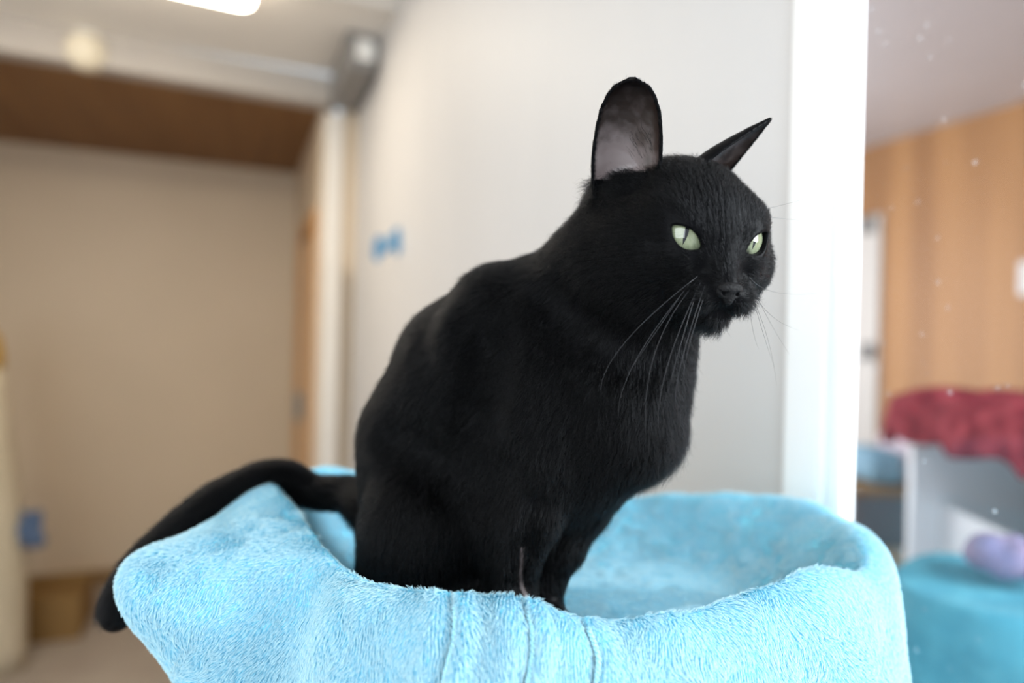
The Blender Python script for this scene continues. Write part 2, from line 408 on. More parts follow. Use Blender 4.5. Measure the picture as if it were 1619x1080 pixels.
        for _ in range(2):
            g_ = s.grad(V); f_ = s.sample(V)
            step = -(f_ / np.maximum((g_ ** 2).sum(1), 0.05))[:, None] * g_
            V = V + np.clip(step, -s.h, s.h) * 0.7
        return V, Q

# ---- the head's own axes
HS = 1.13
HY, HP = R(-73), R(15)
hf = np.array([math.cos(HY) * math.cos(HP), math.sin(HY) * math.cos(HP), -math.sin(HP)])
hr = nrm(np.cross(hf, [0, 0, 1.0])); hu = np.cross(hr, hf)
HR = np.stack([hr, hf, hu])
HC = q(1124, 379, 35.5) - HS * (2.75 * hf + 0.30 * hu)
def hd(p): return HC + HS * (np.asarray(p, float) @ HR)
def to_head(P): return ((P - HC) @ HR.T) / HS

fld = Field((-30.5, 30.5, -20.2), (16.0, 55.0, 16.0), 0.115)
# trunk
fld.chain([(q(1030, 410, 39.8), 3.5), (q(985, 440, 40.3), 4.0), (q(910, 512, 42.0), 4.1), (q(835, 536, 43.5), 4.35), (q(752, 592, 45.0), 4.75), (q(700, 700, 46.0), 5.0), (q(688, 830, 46.3), 5.05)], 2.0)
fld.chain([(q(1005, 470, 39.8), 3.1), (q(985, 560, 40.7), 3.5), (q(955, 645, 41.2), 4.05), (q(870, 700, 43.0), 4.9), (q(770, 760, 45.0), 5.2)], 2.2)
fld.ell(q(1000, 685, 40.8), (2.4, 2.5, 2.2), 1.6)
fld.ell(q(705, 910, 46.0), (5.6, 5.4, 3.0), 2.0)
# near shoulder, forelegs
fld.ell(q(855, 650, 40.2), (3.3, 2.4, 4.2), 1.8)
fld.chain([(q(850, 720, 40.0), 2.9), (q(818, 805, 39.5), 2.5), (q(806, 865, 39.5), 1.75), (q(802, 940, 39.5), 1.45), (q(806, 985, 39.0), 1.4), (q(826, 1004, 37.6), 1.25)], 0.8)
fld.chain([(q(930, 730, 43.5), 2.8), (q(905, 790, 43.0), 2.2), (q(880, 850, 42.6), 1.75), (q(850, 930, 42.4), 1.4), (q(852, 972, 42.0), 1.3), (q(872, 988, 40.8), 1.15)], 0.8)
# near thigh and hind foot
fld.ell(q(690, 850, 42.6), (4.1, 2.6, 4.6), 1.3)
fld.chain([(q(735, 960, 41.0), 1.6), (q(790, 1000, 39.5), 1.3)], 1.0)
# tail
TAIL = [(q(585, 800, 48.6), 1.7), (q(552, 783, 50.0), 1.25), (q(500, 778, 51.0), 1.15), (q(455, 760, 50.8), 1.25), (q(415, 762, 50.2), 1.32), (q(360, 788, 49.3), 1.4), (q(315, 818, 48.6), 1.4), (q(265, 862, 47.8), 1.4), (q(228, 900, 47.0), 1.38), (q(198, 945, 46.3), 1.3), (q(184, 974, 46.0), 1.05)]
tp_ = np.array([np.append(p, r) for p, r in TAIL]); ts_ = np.linspace(0, len(TAIL) - 1.0, 60); tm_ = []
for t in ts_:
    i = min(int(t), len(TAIL) - 2); f_ = t - i; p0, p1, p2, p3 = tp_[max(i - 1, 0)], tp_[i], tp_[i + 1], tp_[min(i + 2, len(TAIL) - 1)]
    tm_.append(0.5 * (2 * p1 + (p2 - p0) * f_ + (2 * p0 - 5 * p1 + 4 * p2 - p3) * f_ ** 2 + (3 * p1 - p0 - 3 * p2 + p3) * f_ ** 3))
fld.chain([(p[:3], p[3]) for p in tm_], 0.04)
# head
def hell(c, r, k): fld.ell(hd(c), np.array(r) * HS, k, HR)
hell((0, -0.4, 0.65), (3.6, 4.1, 3.2), 1.6)
for sx in (1, -1):
    hell((sx * 2.35, 0.8, -0.9), (2.0, 2.4, 2.0), 1.4)
    hell((sx * 2.75, -0.2, -1.6), (1.55, 1.9, 1.5), 1.2)
    hell((sx * 1.75, 2.05, 1.35), (1.35, 1.2, 0.95), 0.9)
    hell((sx * 1.40, 2.63, 0.35), (1.32, 1.29, 1.27), 0.9)
hell((2.4, -2.1, 1.0), (1.7, 2.0, 2.1), 1.2)
for sx in (1, -1): hell((sx * 1.55, 2.75, -0.85), (1.1, 1.15, 1.0), 0.9)
fld.cone(hd((0, 2.4, 1.3)), hd((0, 4.15, -1.25)), 1.15 * HS, 0.72 * HS, 0.9)
hell((0, 1.7, -2.4), (2.1, 2.3, 1.35), 1.0)
hell((0, 3.45, -3.05), (0.95, 1.0, 0.8), 0.5)
for sx in (1, -1):
    hell((sx * 0.85, 3.65, -2.1), (1.05, 1.2, 0.88), 0.55)
hell((0, 4.45, -1.72), (0.6, 0.5, 0.5), 0.5)
for sx in (1, -1):
    fld.cone(hd((0, 4.8, -2.66)), hd((sx * 0.9, 4.2, -2.82)), 0.06, 0.08, 0.2, cut=True)
    fld.cone(hd((sx * 0.9, 4.2, -2.82)), hd((sx * 1.9, 2.9, -2.6)), 0.08, 0.03, 0.2, cut=True)
fld.cone(hd((0, 5.0, -1.8)), hd((0, 4.95, -2.6)), 0.05, 0.06, 0.2, cut=True)
# relief of the coat: shoulder blade, shoulder, thigh, and the creases between them
def skin_at(px, py, add=0.0):
    dd = np.arange(30.0, 52.0, 0.05)
    f_ = fld.sample(np.array([q(px, py, d_) for d_ in dd])); j = np.argmax(f_ < 0)
    return q(px, py, dd[j] + add)
def groove(path, r_, k, add=0.0):
    nodes = [skin_at(x, y, add) for x, y in path]
    for a, b in zip(nodes[:-1], nodes[1:]): fld.cone(a, b, r_, r_, k, cut=True)
fld.ell(skin_at(775, 478, 2.2), (1.7, 2.2, 1.75), 1.6)
fld.ell(skin_at(728, 552, 0.9), (1.3, 1.3, 2.4), 1.4)
fld.ell(skin_at(835, 650, 1.4), (2.8, 2.0, 3.6), 1.6)
fld.ell(skin_at(655, 840, 1.6), (2.9, 2.2, 3.4), 1.6)
groove([(775, 560), (757, 610), (742, 665), (768, 740), (785, 790)], 1.3, 1.5, -0.85)
groove([(772, 800), (762, 870), (756, 940)], 0.9, 1.2, -0.5)
groove([(610, 690), (690, 735), (742, 790)], 1.3, 1.5, -1.0)
groove([(872, 470), (905, 515), (960, 545), (1020, 566), (1060, 560)], 1.1, 1.4, -0.62)
groove([(855, 800), (838, 860), (828, 930)], 0.7, 0.9, -0.4)
LEG_STREAK = [skin_at(826, 868), skin_at(823, 905), skin_at(826, 930), skin_at(834, 946)]  # pale furless streak down the near foreleg
def streak_d(P):
    o = np.full(len(P), 9.0)
    for a, b in zip(LEG_STREAK[:-1], LEG_STREAK[1:]):
        t = np.clip(((P - a) @ (b - a)) / ((b - a) @ (b - a)), 0, 1); o = np.minimum(o, np.linalg.norm(P - a - t[:, None] * (b - a), axis=1))
    return o
# ears: curved sheets, set over a hollow in the skull
fld.ell(hd((3.25, 0.15, 2.75)), np.array((1.0, 0.9, 0.95)) * HS, 0.5, HR, cut=True)
EARS = []
def ear(base, axis, opening, h, wid, depth, lean=0.0, swirl=1.25, foot=0.0):
    A = nrm(np.array(axis, float)); O = np.array(opening, float); O = nrm(O - A * (O @ A)); Sd = np.cross(A, O)
    P_, N_, T_ = [], [], []
    for t in np.linspace(-0.25, 1, 60):
        tt = max(t, 0)
        wv = wid * float(np.interp(t, *zip(*PROFILE)))
        for a in np.linspace(-1, 1, 41):
            ph = a * swirl
            side = wv * math.sin(ph) / math.sin(swirl)
            dep = depth * wv * (math.cos(ph) - math.cos(swirl))
            p = np.array(base) + A * (h * t + foot * wv * a) + Sd * (side + lean * h * tt * tt) - O * dep
            P_.append(p); N_.append(O * math.cos(ph) - Sd * math.sin(ph) * 0.7); T_.append((tt, a))
    P_ = np.array(P_); Pw = HC + HS * (P_ @ HR); Nw = nrm(np.array(N_) @ HR)
    T_ = np.array(T_)
    EARS.append((Pw, Nw, T_, A @ HR))
    fld.points(Pw, (0.15 - 0.03 * T_[:, 0]) * (1 - 0.22 * np.abs(T_[:, 1]) ** 4), 0.25)
PROFILE = ((-0.12, 0.95), (0, 1.0), (0.25, 1.03), (0.5, 0.97), (0.7, 0.87), (0.85, 0.69), (0.94, 0.48), (1.0, 0.12))
ear((3.15, -0.55, 2.5), (0.12, 0.10, 1.0), (0.55, 0.84, 0.1), 4.6, 1.58, 0.75)
PROFILE = ((-0.12, 1.0), (0, 1.0), (0.25, 0.86), (0.5, 0.62), (0.75, 0.34), (0.9, 0.15), (1.0, 0.03))
ear((-1.3, -0.5, 3.05), (-0.85, 0.30, 1.08), (-0.60, 0.72, -0.35), 3.95, 1.75, 0.75)
# eye openings
EYES = []
RE = 1.14
for sx in (1, -1):
    n_ = nrm(np.array((sx * 0.30, 0.95, 0.06)))
    Ec = np.array((sx * 1.46, 2.62, 0.35))
    lat = nrm(np.cross(n_, (0, 0, 1)) * sx); up_ = np.cross(lat, n_) * sx
    sl_ = R(31)
    a_ = math.cos(sl_) * lat + math.sin(sl_) * up_; b_ = -math.sin(sl_) * lat + math.cos(sl_) * up_
    if (b_[2] < 0): b_ = -b_
    EYES.append((Ec, n_, a_, b_))
def eye_lens(P, e):
    """(in head units) signed: negative inside the opening between the lids"""
    Ec, n_, a_, b_ = e
    d = to_head(P) - Ec
    a, b, c = d @ a_, d @ b_, d @ n_
    Lh = 0.86
    s_ = 1 - (a / Lh) ** 2
    return np.maximum(b - 0.34 * s_, -0.50 * s_ - b), c
for e in EYES:
    c0 = hd(e[0] + e[1] * 0.9)
    sl, X, Y, Z = fld.region(c0 - 1.9, c0 + 1.9)
    sh = (X.shape[0], Y.shape[1], Z.shape[2])
    G = np.stack(np.broadcast_arrays(X, Y, Z), -1).reshape(-1, 3)
    dl, c = eye_lens(G, e)
    d = np.maximum(dl * 0.8 * HS, (0.25 - c) * HS)
    fld._merge(sl, d.reshape(sh).astype(np.float32), 0.12, cut=True)
print('field', round(time.time() - T0, 1))
CV, CQ = fld.surface()
print('mesh', len(CV), round(time.time() - T0, 1))

# ------------------------------------------------------------------ cat: materials
def attr_mat_body():
    m = mat('cat_skin', (0.006, 0.006, 0.007), 0.5, 0.1); nt = m.node_tree; N, L = nt.nodes, nt.links; b = N['Principled BSDF']
    at_ = N.new('ShaderNodeAttribute'); at_.attribute_name = 'bare'
    tc = N.new('ShaderNodeTexCoord'); nz = N.new('ShaderNodeTexNoise'); nz.inputs['Scale'].default_value = 110; nz.inputs['Detail'].default_value = 3
    L.new(tc.outputs['Object'], nz.inputs['Vector'])
    ap = N.new('ShaderNodeAttribute'); ap.attribute_name = 'pale'
    pm = N.new('ShaderNodeMath'); pm.operation = 'MULTIPLY_ADD'; pm.inputs[1].default_value = 1.0; L.new(nz.outputs['Fac'], pm.inputs[0]); L.new(ap.outputs['Fac'], pm.inputs[2])
    b.inputs['Roughness'].default_value = 0.36
    cr = N.new('ShaderNodeValToRGB'); cr.color_ramp.elements[0].position = 0.5; cr.color_ramp.elements[1].position = 1.3
    cr.color_ramp.elements[0].color = (0.024, 0.013, 0.009, 1); cr.color_ramp.elements[1].color = (0.14, 0.11, 0.108, 1)
    L.new(pm.outputs[0], cr.inputs[0])
    mx = N.new('ShaderNodeMix'); mx.data_type = 'RGBA'; L.new(at_.outputs['Fac'], mx.inputs['Factor'])
    sp_ = N.new('ShaderNodeMath'); sp_.operation = 'MULTIPLY_ADD'; sp_.inputs[1].default_value = 0.45; sp_.inputs[2].default_value = 0.03; L.new(at_.outputs['Fac'], sp_.inputs[0]); L.new(sp_.outputs[0], b.inputs['Specular IOR Level'])
    mx.inputs['A'].default_value = (0.003, 0.003, 0.0035, 1); L.new(cr.outputs[0], mx.inputs['B']); L.new(mx.outputs['Result'], b.inputs['Base Color'])
    return m
M['cat_skin'] = attr_mat_body()
fm = bpy.data.materials.new('black_fur'); fm.use_nodes = True; nt = fm.node_tree; N, L = nt.nodes, nt.links
for n in list(N): N.remove(n)
out = N.new('ShaderNodeOutputMaterial'); hb = N.new('ShaderNodeBsdfHairPrincipled')
hb.parametrization = 'COLOR'
hb.inputs['Color'].default_value = (0.0026, 0.0027, 0.0030, 1)
hb.inputs['Roughness'].default_value = 0.30; hb.inputs['Radial Roughness'].default_value = 0.5
hb.inputs['IOR'].default_value = 1.195; hb.inputs['Random Roughness'].default_value = 0.2
L.new(hb.outputs[0], out.inputs[0]); M['fur'] = fm
M['nose'] = noise_mat('nose_leather', (0.004, 0.004, 0.0045), (0.009, 0.0085, 0.009), (900, 900, 900), 0.55, bump=0.35, spec=0.13)
M['whisker'] = mat('whisker', (0.045, 0.045, 0.05), 0.35)

def hair(name, P, mat_, parent, rad, tip=0.15, res=None):
    """P (n,k,3) world-local metres, rad (n,) metres at the root"""
    n, k, _ = P.shape
    c = bpy.data.hair_curves.new(name); c.add_curves([k] * n)
    c.attributes['position'].data.foreach_set('vector', np.ascontiguousarray(P, np.float32).ravel())
    if 'radius' not in c.attributes: c.attributes.new('radius', 'FLOAT', 'POINT')
    t = np.linspace(0, 1, k)
    prof = np.where(t < 0.4, 1.0, 1.0 - (1 - tip) * (t - 0.4) / 0.6)
    c.attributes['radius'].data.foreach_set('value', (rad[:, None] * prof[None]).astype(np.float32).ravel())
    c.materials.append(mat_)
    o = bpy.data.objects.new(name, c); C.objects.link(o); o.parent = parent
    return o
def scatter(V, Q, VN, dens):
    """random roots on quads/tris; dens per face (per cm2)"""
    T = np.concatenate([Q[:, [0, 1, 2]], Q[:, [0, 2, 3]]]) if Q.shape[1] == 4 else Q
    D = np.concatenate([dens, dens]) if Q.shape[1] == 4 else dens
    a, b, c = V[T[:, 0]], V[T[:, 1]], V[T[:, 2]]
    ar = 0.5 * np.linalg.norm(np.cross(b - a, c - a), axis=1)
    num = rng.poisson(ar * D)
    fi = np.repeat(np.arange(len(T)), num)
    r1 = np.sqrt(rng.random(len(fi))); r2 = rng.random(len(fi))
    w0, w1, w2 = 1 - r1, r1 * (1 - r2), r1 * r2
    P = a[fi] * w0[:, None] + b[fi] * w1[:, None] + c[fi] * w2[:, None]
    Nn = nrm(VN[T[fi, 0]] * w0[:, None] + VN[T[fi, 1]] * w1[:, None] + VN[T[fi, 2]] * w2[:, None])
    return P, Nn

# ------------------------------------------------------------------ cat: body, fur
CAT_BASE = W(q(760, 1010, 43.5))
def cl(P): return W(P) - CAT_BASE
cat = empty('cat', CAT_BASE, 'black short-haired cat with pale green eyes sitting in the blue fleece bed, looking right', 'cat')
CN = nrm(fld.grad(CV))
def ear_info(P):
    """how far up an ear (0..1), -1 when not on one; 1.0 on the bare inside; which ear"""
    t = np.full(len(P), -1.0); ins = np.zeros(len(P)); ax = np.zeros((len(P), 3)); acr = np.zeros(len(P))
    for Pw, Nw, T_, A in EARS:
        lo, hi = Pw.min(0) - 0.5, Pw.max(0) + 0.5
        m = np.where(((P > lo) & (P < hi)).all(1))[0]
        for i in range(0, len(m), 4000):
            mi = m[i:i + 4000]
            d2 = ((P[mi][:, None] - Pw[None]) ** 2).sum(2); j = d2.argmin(1)
            near = d2[np.arange(len(mi)), j] < 0.32 ** 2
            side = ((P[mi] - Pw[j]) * Nw[j]).sum(1)
            t[mi[near]] = T_[j[near], 0]; ins[mi[near]] = np.clip(side[near] / 0.06, -1, 1); ax[mi[near]] = A; acr[mi[near]] = T_[j[near], 1]
    return t, ins, ax, acr
et, eins, _, eacr = ear_info(CV)
bare = ((et > 0.0) & (eins > 0.3)).astype(float) * np.clip((1.05 - et) * 1.3, 0.1, 1) * np.clip((1.0 - np.abs(eacr)) * 8, 0, 1)
hl = to_head(CV)
streak = np.clip((0.17 - streak_d(CV)) / 0.10, 0, 0.8)
bare = np.maximum(bare, streak)
body = fast_mesh('body', cl(CV), CQ, M['cat_skin'], cat)
pale = np.where(hl[:, 0] > 0, 1.0, 0.25) * np.clip(1.05 - et * 1.6, 0, 1) * np.clip(0.7 - 0.9 * eacr, 0.05, 1) * (et > 0)
pale = np.maximum(pale, streak * 0.42)
a_ = body.data.attributes.new('pale', 'FLOAT', 'POINT'); a_.data.foreach_set('value', pale.astype(np.float32))
a_ = body.data.attributes.new('bare', 'FLOAT', 'POINT'); a_.data.foreach_set('value', bare.astype(np.float32))

# which way the coat lies: (place, direction)
FLOW = []
def flow_h(p, d): FLOW.append((hd(p), nrm(np.array(d, float) @ HR)))
def flow(p, d): FLOW.append((p, nrm(np.array(d, float))))
for sx in (1, -1):
    flow_h((sx * 0.15, 4.6, -0.6), (sx * 0.02, -0.6, 0.8)); flow_h((sx * 0.25, 3.6, 0.4), (sx * 0.03, -0.6, 0.8)); flow_h((sx * 0.2, 3.0, 1.5), (sx * 0.03, -0.6, 0.8)); flow_h((sx * 0.8, 3.6, 0.3), (sx * 0.3, -0.6, 0.7))
    flow_h((sx * 0.6, 2.6, 2.2), (sx * 0.15, -0.6, 0.8)); flow_h((sx * 0.6, 1.0, 3.6), (sx * 0.1, -1, 0.3)); flow_h((sx * 1.8, 1.8, 2.4), (sx * 0.5, -0.7, 0.5))
    flow_h((sx * 1.0, 4.7, -1.5), (sx * 0.8, -0.6, -0.3)); flow_h((sx * 1.8, 3.6, -1.5), (sx * 0.7, -0.8, -0.35)); flow_h((sx * 2.4, 2.9, -0.6), (sx * 0.6, -0.8, -0.3))
    flow_h((sx * 3.4, 1.6, -0.6), (sx * 0.4, -0.9, -0.35)); flow_h((sx * 3.6, 1.4, 0.8), (sx * 0.5, -0.9, -0.05)); flow_h((sx * 3.9, 0, -1.2), (sx * 0.2, -0.9, -0.5))
    flow_h((sx * 3.6, -1, 0.5), (sx * 0.1, -1, -0.4)); flow_h((sx * 1.2, 3.9, -2.6), (sx * 0.5, -0.6, -0.6)); flow_h((sx * 2.2, 2.0, -2.9), (sx * 0.4, -0.8, -0.6))
    flow_h((sx * 1.5, 3.5, -0.2), (sx * 0.7, -0.6, -0.15)); flow_h((sx * 1.0, -1.5, 3.6), (0, -1, -0.2))
flow_h((0, 3.6, -3.1), (0, -0.8, -0.5)); flow_h((0, 2.0, -3.4), (0, -0.9, -0.4)); flow_h((0, -3.5, 2.8), (0, -1, -0.8))
for px, py, d_, v in ((900, 380, 40, (-0.6, 0.4, -0.8)), (860, 430, 41, (-0.8, 0.3, -0.5)), (770, 440, 43, (-0.95, 0.3, -0.25)), (680, 520, 44, (-0.75, 0.3, -0.7)), (610, 620, 45, (-0.45, 0.2, -0.9)),
                     (565, 720, 46, (-0.1, 0.2, -1)), (570, 850, 46, (0, 0.1, -1)), (950, 470, 37, (-0.5, 0.1, -0.85)), (900, 540, 38, (-0.55, 0.1, -0.85)), (820, 520, 40, (-0.75, 0.0, -0.65)),
                     (1000, 560, 37, (-0.1, -0.1, -1)), (1080, 560, 40, (0.1, 0.0, -1)), (1060, 660, 38, (0.0, -0.1, -1)), (1000, 650, 37, (-0.15, -0.1, -1)), (950, 720, 38, (-0.3, -0.1, -0.95)), (1010, 740, 39, (-0.35, 0, -0.9)),
                     (880, 640, 37, (-0.4, -0.05, -0.9)), (850, 740, 37, (-0.3, 0, -0.95)), (810, 850, 38, (-0.1, 0, -1)), (800, 950, 38, (0, 0, -1)), (900, 800, 41, (-0.35, 0, -0.9)), (860, 920, 41, (-0.2, 0, -1)),
                     (760, 640, 41, (-0.7, 0, -0.7)), (700, 700, 41, (-0.5, 0, -0.85)), (680, 820, 40, (-0.2, -0.1, -1)), (650, 900, 41, (0.1, -0.1, -1)), (760, 780, 41, (-0.3, 0, -0.95)), (740, 900, 40, (0.1, 0, -1))):
    flow(q(px, py, d_), v)
for (a, _), (b, _) in zip(TAIL[1:-1], TAIL[2:]): flow((a + b) / 2, b - a)
FP = np.array([f[0] for f in FLOW]); FD = np.array([f[1] for f in FLOW])
def coat_flow(P):
    out = np.zeros((len(P), 3))
    for i in range(0, len(P), 20000):
        d2 = ((P[i:i + 20000, None] - FP[None]) ** 2).sum(2)
        w_ = 1 / (d2 + 0.25) ** 1.7
        out[i:i + 20000] = (w_[..., None] * FD[None]).sum(1)
    return nrm(out)
def lerp_pts(x, xs, ys): return np.interp(x, xs, ys)
fc = CV[CQ].mean(1); fcn = CN[CQ].mean(1)
fh = to_head(fc)
onhead = np.clip((5.6 - np.linalg.norm(fh * [1, 0.9, 1], axis=1)) / 1.2, 0, 1) * (fh[:, 1] > -3)
toward = (fcn * nrm(-fc)).sum(1)
FUR_D = 165.0
dens = (FUR_D * (1 + 1.1 * onhead)) * np.where(toward < -0.35, 0.35, 1.0)
dens[fc[:, 2] < -18.6] = 0
RP, RN = scatter(CV, CQ, CN, dens)
print('roots', len(RP), round(time.time() - T0, 1))
rh = to_head(RP)
rt, rins, rax, racr = ear_info(RP)
keep = ~((rt > 0.0) & (rins > 0.1) & (np.abs(racr) < 0.9) & (rng.random(len(RP)) > 0.05))
eyed = np.full(len(RP), 9.0)
for e in EYES:
    dl, c = eye_lens(RP, e)
    dl = np.where(np.linalg.norm(to_head(RP) - e[0], axis=1) < 2.2, dl, 9.0)
    eyed = np.minimum(eyed, dl)
keep &= eyed > 0.035
nd = np.linalg.norm((rh - [0, 4.85, -1.72]) / [1.0, 0.9, 0.85], axis=1)
keep &= nd > 0.43
sd_ = streak_d(RP + np.array([0, 0, -0.25]))
keep &= (sd_ > 0.20)
RP, RN, rh, rt, rins, rax, racr, eyed, nd = [x[keep] for x in (RP, RN, rh, rt, rins, rax, racr, eyed, nd)]
n = len(RP)
def seg_d(P, a, b):
    a, b = np.array(a), np.array(b); t = np.clip(((P - a) @ (b - a)) / ((b - a) @ (b - a)), 0, 1)
    return np.linalg.norm(P - a - t[:, None] * (b - a), axis=1)
rha = np.abs(rh) * [1, 0, 0] + rh * [0, 1, 1]
mouth = np.minimum(seg_d(rha, (0, 4.8, -2.66), (0.9, 4.2, -2.82)), seg_d(rha, (0.9, 4.2, -2.82), (1.9, 2.9, -2.6)))
rr = np.linalg.norm(rh * [1, 0.95, 1], axis=1)
headw = np.clip((6.2 - rr) / 2.0, 0, 1) * np.clip((rh[:, 1] + 3.5) / 2, 0, 1)
face = np.clip((rh[:, 1] - 0.5) / 3.0, 0, 1) * headw
ln = 1.25 * (1 - headw) + headw * (1.0 * (1 - face) + 0.52 * face)
chest = np.exp(-((RP - q(1040, 690, 39)) ** 2).sum(1) / 18.0)
ln += 0.7 * chest * (1 - headw)
cheek = np.exp(-((np.abs(rh[:, 0]) - 3.6) ** 2 + (rh[:, 2] + 1.4) ** 2 + (rh[:, 1] - 0.3) ** 2) / 2.5)
ln += 0.35 * cheek
legs = np.clip((-12.5 - RP[:, 2]) / 3, 0, 1) * (RP[:, 0] > -1.2)
ln = ln * (1 - 0.55 * legs)
ln = np.where(eyed < 0.35, ln * np.clip(0.3 + eyed * 2.2, 0.3, 1), ln)
ln *= np.clip(0.35 + mouth * 1.5, 0.35, 1)
ln = np.where(nd < 1.2, ln * np.clip(nd - 0.2, 0.25, 1), ln)
ln = np.where(rt > 0.02, 0.20, ln)
wisp = (rt > 0.02) & (rt < 0.5) & (rins > 0.1) & (racr > 0.15) & (racr < 0.8)
ln = np.where(wisp, 1.1, ln)
ln *= 0.8 + 0.4 * rng.random(n)
fl = coat_flow(RP)
m_ear = rt > 0.02
fl[m_ear] = nrm(rax[m_ear] * 1.0 + 0.25 * fl[m_ear])
fl[wisp] = nrm(rax[wisp] * 0.9 + np.array([-0.8, 0.0, 0.2]))
cl_sc = (1.1 + 1.2 * headw)[:, None]
wob = np.stack([vnoise(RP * cl_sc, s) for s in (1, 2, 3)], 1)
wob2 = np.stack([vnoise(RP * 3.2, s) for s in (4, 5, 6)], 1)
fl = fl + np.where((rins > 0.1) & m_ear, 0.3, 1.0)[:, None] * (0.22 * wob + 0.13 * wob2 + 0.06 * rng.normal(size=(n, 3)))
fl = nrm(fl - RN * (fl * RN).sum(1, keepdims=True))
lift = (0.26 + 0.08 * rng.normal(size=n) + 0.10 * vnoise(RP * 1.6, 9))[:, None]
lift = np.where(m_ear[:, None], 0.22, np.clip(lift, 0.1, 0.7))
lift = lift * np.where(eyed < 0.5, 0.75, 1.0)[:, None]
cs = 0.30
ci = np.floor((RP + 0.3 * cs * wob2) / cs).astype(np.int64)
hsh = (ci[:, 0] * 73856093) ^ (ci[:, 1] * 19349663) ^ (ci[:, 2] * 83492791)
_, inv = np.unique(hsh, return_inverse=True); cnt = np.bincount(inv)
toc = np.stack([np.bincount(inv, RP[:, i]) / cnt for i in range(3)], 1)[inv] - RP
toc -= RN * (toc * RN).sum(1, keepdims=True); toc *= (np.where(m_ear, 0.0, 0.55) * (np.linalg.norm(toc, axis=1) < 0.35))[:, None]
tuft = rng.random(cnt.size)[inv]; lift = lift * (0.75 + 0.5 * tuft)[:, None]
K = 5
tt = np.linspace(0, 1, K)
PTS = np.empty((n, K, 3))
for k in range(K):
    t = tt[k]
    PTS[:, k] = RP - RN * 0.04 + toc * t + ln[:, None] * (t * fl * (1 - 0.5 * lift) + RN * lift * (t - 0.55 * t * t) * 1.1) + (ln * t * t * 0.10)[:, None] * rng.normal(size=(n, 3))
rad = (0.0066 - 0.0014 * headw) * (0.8 + 0.4 * rng.random(n)) * 0.01
fur = hair('fur', W(PTS) - CAT_BASE, M['fur'], cat, rad)
print('fur', n, round(time.time() - T0, 1))

# ------------------------------------------------------------------ cat: eyes
def iris_mat(name, gaze):
    m = bpy.data.materials.new(name); m.use_nodes = True; nt = m.node_tree; N, L = nt.nodes, nt.links; b = N['Principled BSDF']
    b.inputs['Roughness'].default_value = 0.08; b.inputs['Coat Weight'].default_value = 0.7; b.inputs['Coat Roughness'].default_value = 0.02
    tc = N.new('ShaderNodeTexCoord'); sp = N.new('ShaderNodeSeparateXYZ'); L.new(tc.outputs['Object'], sp.inputs[0])
    # object axes: x across, y out along the gaze, z up (unit sphere)
    def math_(op, a, bb=None, v=None):
        x = N.new('ShaderNodeMath'); x.operation = op; L.new(a, x.inputs[0])
        if bb is not None: L.new(bb, x.inputs[1])
        if v is not None: x.inputs[1].default_value = v
        return x.outputs[0]
    rr_ = math_('SQRT', math_('ADD', math_('POWER', sp.outputs[0], v=2.0), math_('POWER', sp.outputs[2], v=2.0)))
    cr = N.new('ShaderNodeValToRGB'); el = cr.color_ramp.elements
    el[0].position = 0.0; el[0].color = (0.15, 0.165, 0.09, 1)
    el[1].position = 0.997; el[1].color = (0.02, 0.02, 0.015, 1)
    for p_, c_ in ((0.25, (0.23, 0.255, 0.16, 1)), (0.74, (0.27, 0.30, 0.20, 1)), (0.95, (0.17, 0.19, 0.12, 1)), (0.98, (0.05, 0.05, 0.03, 1))):
        e_ = el.new(p_); e_.color = c_
    L.new(rr_, cr.inputs[0])
    # radial fibres
    an = N.new('ShaderNodeMath'); an.operation = 'ARCTAN2'; L.new(sp.outputs[0], an.inputs[0]); L.new(sp.outputs[2], an.inputs[1])
    nz = N.new('ShaderNodeTexNoise'); nz.noise_dimensions = '2D'; nz.inputs['Scale'].default_value = 1.0; nz.inputs['Detail'].default_value = 3
    cb = N.new('ShaderNodeCombineXYZ'); L.new(math_('MULTIPLY', an.outputs[0], v=9.0), cb.inputs[0]); L.new(math_('MULTIPLY', rr_, v=2.0), cb.inputs[1]); L.new(cb.outputs[0], nz.inputs['Vector'])
    mx = N.new('ShaderNodeMix'); mx.data_type = 'RGBA'; mx.blend_type = 'MULTIPLY'; mx.inputs['Factor'].default_value = 0.6
    L.new(cr.outputs[0], mx.inputs['A'])
    c3 = N.new('ShaderNodeValToRGB'); c3.color_ramp.elements[0].color = (0.55, 0.6, 0.5, 1); c3.color_ramp.elements[0].position = 0.3; c3.color_ramp.elements[1].position = 0.6
    L.new(nz.outputs['Fac'], c3.inputs[0]); L.new(c3.outputs[0], mx.inputs['B'])
    # slit pupil: |x| < w * (1 - (z/h)^2)
    zz = math_('POWER', math_('DIVIDE', sp.outputs[2], v=0.50), v=2.0)
    one = N.new('ShaderNodeMath'); one.operation = 'SUBTRACT'; one.inputs[0].default_value = 1.0; L.new(zz, one.inputs[1])
    lim = math_('MULTIPLY', one.outputs[0], v=0.085)
    ins = math_('LESS_THAN', math_('ABSOLUTE', sp.outputs[0]), lim)
    m2 = N.new('ShaderNodeMix'); m2.data_type = 'RGBA'; L.new(ins, m2.inputs['Factor']); L.new(mx.outputs['Result'], m2.inputs['A']); m2.inputs['B'].default_value = (0.004, 0.004, 0.005, 1)
    L.new(m2.outputs['Result'], b.inputs['Base Color'])
    return m
M['iris'] = iris_mat('cat_iris', None)
GAZE = nrm(np.array((-0.06, -0.97, 0.03)))            # lens axes: to the right and out of the picture
